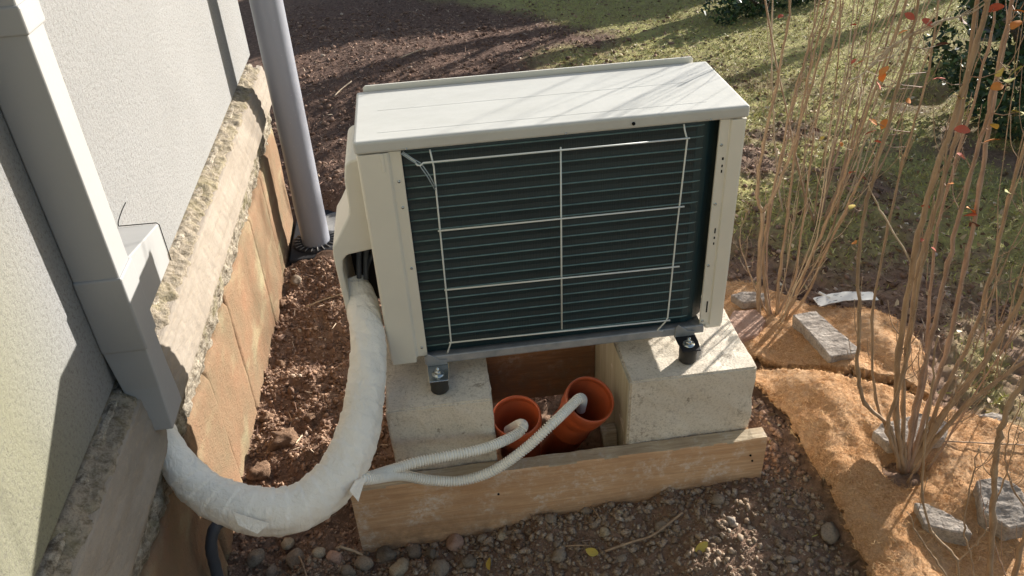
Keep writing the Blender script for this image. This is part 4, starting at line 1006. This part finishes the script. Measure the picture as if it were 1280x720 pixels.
SH1 = thing('bare_shrub', 'bare shrub with slender tan stems just right of the heat pump', 'shrub', 'leafless garden shrubs', loc=(1.1442, 0.4107, -0.3426))
SH2 = thing('bare_shrub', 'largest bare shrub, many forked stems rising from the near coir mat', 'shrub', 'leafless garden shrubs', loc=(1.2170, -0.2333, -0.3421))
SH3 = thing('bare_shrub', 'nearest bare shrub in the lower right corner, smooth thick stems cut by the photo edge', 'shrub', 'leafless garden shrubs', loc=(1.2493, -0.5644, -0.3813))
rs = random.Random(5)
STEMDATA = [
(1, [(1.0920, 0.4107, -0.3352), (1.0709, 0.4107, -0.1497), (1.0542, 0.4107, 0.0543)], 0.0072, 0.0060, 'bark_tan'),
(1, [(1.0542, 0.4107, 0.0543), (1.0296, 0.4107, 0.1202), (1.0314, 0.4107, 0.2637), (1.0417, 0.4107, 0.3966), (1.0508, 0.4107, 0.5804), (1.0477, 0.4107, 0.6940)], 0.0053, 0.0024, 'bark_tan'),
(1, [(1.0542, 0.4107, 0.0543), (1.0779, 0.4107, 0.1022), (1.1138, 0.4107, 0.2318), (1.1332, 0.4107, 0.3879), (1.1615, 0.4107, 0.5907), (1.1746, 0.4107, 0.6843)], 0.0047, 0.0022, 'bark_tan'),
(1, [(1.1259, 0.4107, -0.3400), (1.0918, 0.4307, -0.1369), (1.0917, 0.4507, 0.0150), (1.1122, 0.4707, 0.1803), (1.1321, 0.4907, 0.3351), (1.1625, 0.5107, 0.4794), (1.1883, 0.5307, 0.6357)], 0.0051, 0.0020, 'bark_tan'),
(1, [(1.1499, 0.4107, -0.3465), (1.1461, 0.4307, -0.1723), (1.1526, 0.4507, 0.0078), (1.1518, 0.4707, 0.2246), (1.1668, 0.4907, 0.3990), (1.1995, 0.5107, 0.6396)], 0.0051, 0.0024, 'bark_tan'),
(1, [(1.1564, 0.4107, -0.3567), (1.1916, 0.4107, -0.2823), (1.2114, 0.4107, -0.1679), (1.2479, 0.4107, -0.0209), (1.2772, 0.4107, 0.1421), (1.3021, 0.4107, 0.3049), (1.3390, 0.4107, 0.5363), (1.3536, 0.4107, 0.6519)], 0.0055, 0.0024, 'bark_tan'),
(1, [(1.1416, 0.4107, -0.3422), (1.2045, 0.4507, -0.2220), (1.2213, 0.4907, 0.0046), (1.2300, 0.5307, 0.2628), (1.2683, 0.5707, 0.5373), (1.2964, 0.6107, 0.6080)], 0.0038, 0.0016, 'bark_tan'),
(1, [(1.1652, 0.4107, -0.3642), (1.2169, 0.3907, -0.2569), (1.2417, 0.3707, -0.0908), (1.2703, 0.3507, 0.0868), (1.2848, 0.3307, 0.1922)], 0.0043, 0.0022, 'bark_tan'),
(1, [(1.1268, 0.4107, -0.3279), (1.0677, 0.4440, -0.1996), (1.0282, 0.4773, -0.0736), (1.0549, 0.5107, 0.0132)], 0.0026, 0.0008, 'bark_tan'),
(1, [(1.1346, 0.4107, -0.3290), (1.1140, 0.4607, -0.1586), (1.1293, 0.5107, 0.0576), (1.1692, 0.5607, 0.2077), (1.2038, 0.6107, 0.3527), (1.2657, 0.6607, 0.5342)], 0.0030, 0.0012, 'bark_red'),
(2, [(1.2127, -0.2333, -0.3413), (1.1472, -0.2333, -0.1441), (1.1101, -0.2333, 0.0509), (1.0834, -0.2333, 0.3197), (1.0812, -0.2333, 0.4789), (1.0893, -0.2333, 0.5903), (1.0945, -0.2333, 0.7213), (1.0917, -0.2333, 0.8280)], 0.0068, 0.0044, 'bark_tan'),
(2, [(1.2170, -0.2333, -0.3421), (1.1630, -0.2262, -0.1283), (1.1345, -0.2190, 0.0583), (1.1176, -0.2119, 0.2641), (1.1247, -0.2048, 0.4256), (1.1309, -0.1976, 0.5394), (1.1222, -0.1905, 0.6763), (1.1018, -0.1833, 0.8151)], 0.0053, 0.0036, 'bark_tan'),
(2, [(1.2070, -0.2333, -0.3347), (1.1336, -0.2400, -0.1863), (1.1242, -0.2467, -0.0912), (1.1157, -0.2533, 0.0658), (1.0915, -0.2600, 0.2595), (1.0789, -0.2667, 0.4372), (1.0618, -0.2733, 0.5639)], 0.0055, 0.0014, 'bark_tan'),
(2, [(1.2314, -0.2333, -0.3504), (1.2517, -0.2383, -0.1823), (1.2874, -0.2433, -0.0721), (1.3232, -0.2483, 0.0533), (1.3480, -0.2533, 0.2214)], 0.0076, 0.0048, 'bark_tan'),
(2, [(1.2357, -0.2333, -0.3512), (1.2597, -0.2483, -0.2207), (1.3000, -0.2633, -0.0928), (1.3533, -0.2783, -0.0060), (1.3931, -0.2933, 0.0561)], 0.0059, 0.0040, 'bark_tan'),
(2, [(1.1984, -0.2333, -0.3331), (1.1398, -0.2333, -0.1809), (1.0631, -0.2333, -0.0932), (1.0240, -0.2333, 0.0074), (0.9985, -0.2333, 0.1533), (0.9642, -0.2333, 0.3160), (0.9580, -0.2333, 0.4420), (0.9614, -0.2333, 0.5722), (0.9697, -0.2333, 0.7594), (0.9646, -0.2333, 0.8378)], 0.0051, 0.0024, 'bark_tan'),
(2, [(1.2156, -0.2333, -0.3363), (1.1999, -0.2262, -0.1850), (1.1925, -0.2190, -0.0422), (1.1938, -0.2119, 0.0664), (1.1861, -0.2048, 0.2508), (1.1832, -0.1976, 0.4329), (1.1845, -0.1905, 0.6103), (1.1731, -0.1833, 0.8096)], 0.0064, 0.0032, 'bark_red'),
(2, [(1.2199, -0.2333, -0.3371), (1.2340, -0.2190, -0.1464), (1.2446, -0.2048, 0.0311), (1.2379, -0.1905, 0.2352), (1.2261, -0.1762, 0.4174), (1.2117, -0.1619, 0.5811), (1.2062, -0.1476, 0.7426), (1.2085, -0.1333, 0.7947)], 0.0058, 0.0032, 'bark_red'),
(2, [(1.2243, -0.2333, -0.3379), (1.2579, -0.2233, -0.0969), (1.2895, -0.2133, 0.0536), (1.2943, -0.2033, 0.2160), (1.2882, -0.1933, 0.3832), (1.2880, -0.1833, 0.5500)], 0.0051, 0.0032, 'bark_tan'),
(2, [(1.2057, -0.2333, -0.3289), (1.1027, -0.2133, -0.1053), (1.0548, -0.1933, 0.1162), (1.0511, -0.1733, 0.3448), (1.0655, -0.1533, 0.4763), (1.0841, -0.1333, 0.6452), (1.0793, -0.1133, 0.7999)], 0.0034, 0.0016, 'bark_tan'),
(2, [(1.2121, -0.2333, -0.3300), (1.2133, -0.2083, -0.0784), (1.1952, -0.1833, 0.0891), (1.1787, -0.1583, 0.2824), (1.1916, -0.1333, 0.4535), (1.2112, -0.1083, 0.6715), (1.2179, -0.0833, 0.7819)], 0.0043, 0.0020, 'bark_red'),
(2, [(1.0841, -0.2333, 0.2818), (0.9985, -0.2333, 0.4026), (0.9509, -0.2333, 0.4767)], 0.0020, 0.0010, 'twig_pale'),
(2, [(0.9040, -0.2333, 0.7033), (0.9343, -0.2333, 0.7284), (0.9642, -0.2333, 0.7531), (1.0024, -0.2333, 0.7700), (1.0494, -0.2333, 0.7794)], 0.0025, 0.0015, 'twig_pale'),
(2, [(1.0223, -0.2333, 0.7750), (0.9842, -0.2333, 0.7581), (0.9457, -0.2333, 0.7411), (0.9098, -0.2333, 0.7098), (0.8769, -0.2333, 0.6732), (0.8579, -0.2333, 0.6430)], 0.0020, 0.0010, 'twig_pale'),
(3, [(1.2316, -0.5644, -0.3772), (1.1613, -0.5644, -0.1181), (1.1253, -0.5644, 0.0235), (1.1038, -0.5644, 0.1199), (1.0993, -0.5644, 0.1978), (1.1134, -0.5644, 0.2595), (1.1267, -0.5644, 0.3268)], 0.0059, 0.0043, 'bark_tan'),
(3, [(1.2828, -0.5644, -0.3889), (1.2577, -0.5644, -0.2360), (1.2463, -0.5644, -0.1114), (1.2375, -0.5644, 0.0029)], 0.0059, 0.0043, 'bark_tan'),
(3, [(1.2510, -0.5644, -0.1360), (1.1628, -0.5644, -0.0050), (1.1282, -0.5644, 0.0855), (1.1165, -0.5644, 0.2044)], 0.0021, 0.0010, 'bark_tan'),
(3, [(1.1560, -0.5644, -0.3600), (1.1193, -0.5644, -0.2321), (1.0398, -0.5644, -0.1292), (0.9921, -0.5644, -0.0167), (0.9591, -0.5644, 0.1351), (0.9385, -0.5644, 0.2691), (0.9214, -0.5644, 0.3733)], 0.0030, 0.0015, 'bark_tan'),
(3, [(1.1223, -0.5644, -0.2430), (1.1481, -0.5644, -0.1879), (1.1618, -0.5644, -0.1420)], 0.0022, 0.0013, 'bark_tan'),
(3, [(1.1347, -0.5644, -0.3277), (1.0719, -0.5644, -0.2220), (1.0133, -0.5644, -0.1357), (0.9733, -0.5644, -0.0577)], 0.0020, 0.0008, 'bark_tan'),
(3, [(1.1962, -0.5644, -0.3553), (1.1411, -0.5644, -0.2114), (1.1066, -0.5644, -0.1308), (1.0834, -0.5644, 0.0097), (1.0696, -0.5644, 0.0958)], 0.0021, 0.0010, 'bark_tan'),
(3, [(1.1539, -0.5644, -0.0932), (1.1508, -0.5644, -0.0028), (1.1447, -0.5644, 0.0826), (1.1425, -0.5644, 0.1232)], 0.0017, 0.0008, 'bark_tan'),
(3, [(1.2781, -0.5644, -0.3739), (1.2194, -0.5644, -0.2536), (1.1472, -0.5644, -0.1153), (1.1001, -0.5644, 0.0066)], 0.0019, 0.0008, 'bark_red'),
]
for sh, P, r0, r1, mt in STEMDATA:
    par = (None, SH1, SH2, SH3)[sh]
    o, S, R = stem(par, P, r0, r1, mt)
    if len(P) > 3: twiglets(par, S, R, rs, 12 if sh != 3 else 2, .13, mt)
# background stems, grown in space
def grow(par, base, n, spread, hgt, lean, mats, r0, seed, tw=5, radius=.05):
    rs = random.Random(seed)
    for k in range(n):
        a = rs.uniform(0, 6.28); s_ = spread * math.sqrt(rs.random()); d = Vector((math.cos(a) * s_ + lean[0], math.sin(a) * s_ + lean[1], 1.0))
        h = hgt * rs.uniform(.6, 1.05); b = Vector(base) + Vector((math.cos(a), math.sin(a), 0)) * radius * rs.random(); b.z = surf(b.x, b.y) - .01
        out = Vector((math.cos(a), math.sin(a), 0)) * s_ * .18
        P = [b, b + d * h * .12 + out * .5, b + d * h * .35 + out + Vector((rs.uniform(-.02, .02), rs.uniform(-.02, .02), 0)), b + d * h * .7 + out + Vector((rs.uniform(-.04, .04), rs.uniform(-.04, .04), 0)), b + d * h + Vector((rs.uniform(-.06, .06), rs.uniform(-.06, .06), 0))]
        rr_ = r0 * rs.uniform(.6, 1.15)
        o, S, R = stem(par, P, rr_, rr_ * .28, rs.choice(mats), 5)
        twiglets(par, S, R, rs, tw, .20, rs.choice(mats))
grow(SH1, (1.1442, 0.4107, -0.3426), 5, .20, 1.5, (.06, .05), ['bark_tan', 'twig_pale'], .0022, 21, 10)
grow(SH2, (1.2170, -0.2333, -0.3421), 2, .20, 1.6, (.20, .12), ['bark_tan', 'bark_red', 'bark_tan'], .0028, 22, 9)
SH4 = thing('bare_shrub', 'reddish twiggy shrub at the right edge behind the third shrub', 'shrub', 'leafless garden shrubs', loc=(1.66, .06, -.34))
grow(SH4, (1.66, .06, -.34), 5, .18, 1.5, (.05, .12), ['bark_red', 'bark_tan'], .0028, 23, 9, .07)
SH5 = thing('bare_shrub', 'faint thin-stemmed shrub on the lawn beyond the first shrub', 'shrub', 'leafless garden shrubs', loc=(1.52, .95, -.34))
grow(SH5, (1.52, .95, -.34), 17, .30, 1.6, (.0, .05), ['bark_tan', 'twig_pale', 'bark_red'], .0040, 24, 9, .16)
SH6 = thing('bare_shrub', 'bare shrub on the lawn beyond the right edge of the mats', 'shrub', 'leafless garden shrubs', loc=(2.15, .42, -.34))
grow(SH6, (2.15, .42, -.34), 5, .25, 1.5, (.05, .05), ['bark_red', 'bark_tan'], .0026, 25, 8, .12)
for par, c, s_, mt in [
(SH1, (1.1739, 0.4107, 0.2881), 0.026, 'leaf_dark'),
(SH1, (1.1915, 0.4107, 0.2634), 0.022, 'leaf_yellow'),
(SH1, (1.2517, 0.4107, 0.2408), 0.020, 'leaf_orange'),
(SH1, (1.2985, 0.4107, 0.1520), 0.030, 'leaf_red'),
(SH1, (1.3406, 0.4107, 0.1277), 0.026, 'leaf_dark'),
(SH1, (1.2547, 0.4107, 0.4638), 0.034, 'leaf_orange'),
(SH1, (1.2426, 0.4107, 0.4712), 0.026, 'leaf_red'),
(SH1, (1.2201, 0.4107, 0.5643), 0.024, 'leaf_red'),
(SH1, (1.0294, 0.4107, 0.6015), 0.022, 'leaf_red'),
(SH2, (0.9955, -0.1333, 0.6563), 0.034, 'leaf_orange'),
(SH2, (0.9904, -0.1333, 0.6291), 0.026, 'leaf_red'),
(SH2, (0.9950, -0.1333, 0.6441), 0.028, 'leaf_orange'),
(SH2, (0.9945, -0.2333, 0.7733), 0.028, 'leaf_red'),
(SH2, (1.0571, -0.2333, 0.7721), 0.036, 'leaf_dark'),
(SH2, (1.0303, -0.2333, 0.7338), 0.028, 'leaf_dark'),
(SH2, (1.0405, -0.2333, 0.6724), 0.026, 'leaf_red'),
(SH2, (1.0844, -0.2333, 0.6361), 0.026, 'leaf_yellow'),
(SH2, (1.0907, -0.2333, 0.6295), 0.022, 'leaf_yellow'),
(SH2, (0.9966, -0.1333, 0.5552), 0.024, 'leaf_orange'),
(SH2, (1.0192, -0.1333, 0.5480), 0.028, 'leaf_orange'),
(SH2, (0.9946, -0.1333, 0.5339), 0.028, 'leaf_red'),
(SH2, (1.0194, -0.1333, 0.5096), 0.030, 'leaf_red'),
(SH2, (0.9934, -0.2333, 0.6359), 0.020, 'leaf_orange'),
(SH2, (1.1253, -0.2333, 0.5154), 0.026, 'leaf_red'),
(SH2, (1.1170, -0.2333, 0.4582), 0.022, 'leaf_orange'),
(SH2, (1.2182, -0.1833, 0.3640), 0.036, 'leaf_orange'),
(SH2, (1.2185, -0.1833, 0.3510), 0.040, 'leaf_red'),
(SH2, (1.2358, -0.1833, 0.3265), 0.038, 'leaf_dark'),
(SH2, (1.1528, -0.2333, 0.6736), 0.034, 'leaf_yellow'),
(SH2, (1.1564, -0.2333, 0.6470), 0.034, 'leaf_orange'),
(SH2, (1.1826, -0.2333, 0.6738), 0.034, 'leaf_olive'),
(SH2, (1.1759, -0.2333, 0.6570), 0.036, 'leaf_olive'),
(SH2, (1.1733, -0.2333, 0.5710), 0.028, 'leaf_yellow'),
(SH2, (1.1773, -0.2333, 0.5422), 0.034, 'leaf_orange'),
(SH2, (1.1119, -0.2333, 0.5694), 0.036, 'leaf_red'),
(SH2, (1.2144, -0.2333, 0.5933), 0.036, 'leaf_olive'),
(SH2, (1.0873, -0.2333, 0.3378), 0.022, 'leaf_red'),
(SH2, (1.1243, -0.2333, 0.3109), 0.022, 'leaf_red'),
(SH2, (1.1080, -0.2333, 0.7878), 0.036, 'leaf_red'),
(SH2, (1.1562, -0.2333, 0.7572), 0.034, 'leaf_orange'),
(SH2, (1.1580, -0.2333, 0.7785), 0.034, 'leaf_orange'),
(SH2, (0.9284, -0.2333, 0.4317), 0.024, 'leaf_yellow'),
(SH2, (0.9494, -0.2333, 0.3493), 0.022, 'leaf_orange'),
(SH2, (1.2447, -0.2333, 0.4267), 0.030, 'leaf_olive'),
(SH2, (1.0800, -0.2333, 0.4142), 0.022, 'leaf_red'),
(SH2, (0.9590, -0.2333, 0.7868), 0.024, 'leaf_red'),
(SH2, (0.9525, -0.2333, 0.7608), 0.020, 'leaf_orange'),
]:
    nodes = STEM_NODES[par.name]; cc = Vector(c)
    q = min(nodes, key=lambda v: (v - cc).length + 3 * max(0, v.z - cc.z))
    if (q - cc).length > .10: cc = q + (cc - q).normalized() * .10
    leaf_at(par, cc, s_ * .78, mt, rs)
    tube('leaf_stalk', [q, q.lerp(cc, .5) + Vector((0, 0, -.006)), cc], [.0009, .0007, .0005], 'bark_red', par, 5)

for c_, s_, mt, lb in [
    ((0.1772, -0.2507, -0.4500), .030, 'leaf_yellow', 'yellow fallen leaf at the foot of the dark slope before the plank'),
    ((0.4255, -0.2725, -0.4300), .032, 'leaf_yellow', 'pale yellow-green fallen leaf near the short straight twig low on the slope'),
    ((0.6748, -0.3289, -0.4200), .036, 'leaf_yellow', 'yellowish fallen leaf where the sunlit soil begins'),
    ((0.9216, 0.0628, -0.3800), .024, 'leaf_dark', 'small dark fallen leaf beside the right concrete block')]:
    z_ = surf(c_[0], c_[1]) + .012
    m_ = leaf_at(None, (c_[0], c_[1], z_), s_, mt, random.Random(int(s_ * 1e4) + len(lb)), 'fallen_leaf')
    tag(m_, lb, 'leaf', 'fallen leaves on the soil')

# evergreen bush and pot in the far right corner
def foliage(name, label, cat, centers, n, leaf, seed, loc, stems=6, sdark=True, mat='shade_dark_evergreen', group=None):
    t_ = thing(name, label, cat, group, loc); r = np.random.default_rng(seed); P = []
    for (cx, cy, cz, rad) in centers:
        k = int(n * rad ** 2 / sum(c[3] ** 2 for c in centers)); v = r.normal(size=(k, 3)); v /= np.linalg.norm(v, axis=1)[:, None]
        q = v * (rad * r.uniform(.45, 1.0, k) ** .5)[:, None] * np.array([1, 1, .85]); P.append(q + np.array([cx, cy, cz]))
    P = np.concatenate(P); f = fbm(P[:, 0] * 1.0 + P[:, 2], P[:, 1], seed, 3, 4.5) > -.22; P = P[f]
    d = r.normal(size=P.shape); d[:, 2] += .3; d /= np.linalg.norm(d, axis=1)[:, None]
    L = leaf * r.uniform(.6, 1.2, len(P)); off = np.array(loc)
    o = slivers('foliage', P - off, d * L[:, None], L * .5, mat, t_)
    rs_ = random.Random(seed)
    for k in range(stems):
        c = centers[k % len(centers)]; e = (c[0] + rs_.uniform(-.5, .5) * c[3], c[1] + rs_.uniform(-.5, .5) * c[3], c[2] + .4 * c[3])
        tube('branch', spline([(loc[0] + rs_.uniform(-.05, .05), loc[1] + rs_.uniform(-.05, .05), loc[2] - .02), ((loc[0] + e[0]) / 2, (loc[1] + e[1]) / 2, (loc[2] + e[2]) / 2 + .05), e], 4), .012, 'trunk_bark', t_, 6)
    return t_
foliage('evergreen_bush', 'dark evergreen bush behind the stems at the right edge', 'bush', [(2.80, 1.85, -.05, .36), (3.15, 1.6, -.03, .40), (3.0, 2.05, .15, .34), (3.4, 2.0, .17, .4), (2.70, 1.55, -.17, .24)], 15000, .034, 31, (2.95, 1.8, -.34))
foliage('low_green_plant', 'low bright green plant on the lawn at the right edge, before the dark bush', 'plant', [(2.63, 1.05, -.28, .09), (2.72, 1.12, -.28, .08)], 900, .03, 33, (2.66, 1.07, -.34), 2, mat='grass_blade')
foliage('ground_ivy', 'green leafy ground cover at the top of the lawn behind the heat pump', 'plant', [(2.08, 3.6, -.33, .14), (2.33, 3.7, -.33, .15), (2.6, 3.85, -.32, .18), (2.85, 3.95, -.32, .16)], 2600, .035, 34, (2.35, 3.7, -.34), 2)
pot = thing('garden_pot', 'blue-grey glazed pot glimpsed between stems at the upper right', 'pot', loc=(3.3, 2.7, -.34))
lathe('pot_body', (3.3, 2.7, -.34), (0, 0, 1), [(.0001, 0), (.085, 0), (.10, .02), (.135, .16), (.14, .22), (.148, .225), (.148, .24), (.13, .24), (.125, .21), (.0001, .20)], 'blue_glaze', pot, 28)

# ---------------------------------------------------------------- trees and hedge beyond the photo, whose shadows fall into it
def tree(label, base, top, r0, seed, nb=7, group='bare trees beyond the lawn'):
    t_ = thing('bare_tree', label, 'tree', group, base); rs_ = random.Random(seed)
    b, e = Vector(base), Vector(top)
    S = spline([b + Vector((0, 0, -.05)), b.lerp(e, .35) + Vector((rs_.uniform(-.05, .05), 0, 0)), b.lerp(e, .7) + Vector((rs_.uniform(-.08, .08), 0, 0)), e], 8)
    R = [r0 * (1 - .45 * i / (len(S) - 1)) for i in range(len(S))]
    V, F = tube_data(S, R, 12); obj('trunk', V, F, 'trunk_bark', t_, True)
    V = []; F = []
    for k in range(nb):
        i = rs_.randrange(len(S) // 3, len(S)); p = S[i]; a = rs_.uniform(0, 6.28); L = (e - b).length * rs_.uniform(.15, .38)
        d = Vector((math.cos(a) * .6, math.sin(a) * .6, .8)).normalized(); P = spline([p, p + d * L * .5, p + d * L + Vector((0, 0, .1 * L))], 4)
        v, f = tube_data(P, [R[i] * .5 * (1 - .75 * q / (len(P) - 1)) for q in range(len(P))], 6); o = len(V); V += v; F += [tuple(o + j for j in ff) for ff in f]
        for m_ in range(5):
            q = P[rs_.randrange(2, len(P))]; a2 = rs_.uniform(0, 6.28); l2 = L * .45; P2 = [q, q + Vector((math.cos(a2), math.sin(a2), .9)) * l2 * .6, q + Vector((math.cos(a2) * .8, math.sin(a2) * .8, 1.3)) * l2]
            v, f = tube_data(spline(P2, 3), [R[i] * .16] * 7, 5); o = len(V); V += v; F += [tuple(o + j for j in ff) for ff in f]
    obj('limbs', V, F, 'trunk_bark', t_, True)
tree('slim leaning bare tree beyond the lawn, nearest the house side', (3.0000, 4.2500, -0.3400), (2.6613, 5.0167, 1.1581), 0.080, 1, 8)
tree('second bare tree beyond the lawn, behind the slim leaning one', (3.3000, 4.7500, -0.3400), (3.0553, 6.0746, 1.3109), 0.090, 2, 9)
tree('bare tree at the far right of the lawn', (5.2000, 4.6000, -0.3400), (4.9129, 5.2477, 1.3721), 0.060, 3, 8)
HB = [(1.0 + .42 * k, 6.3 + .1 * math.sin(k * 2), z, .42) for k in range(9) for z in (.0, .42)]
foliage('garden_hedge', 'dense dark hedge across the far end of the garden', 'hedge', HB, 30000, .11, 41, (2.8, 6.6, -.34), 10)
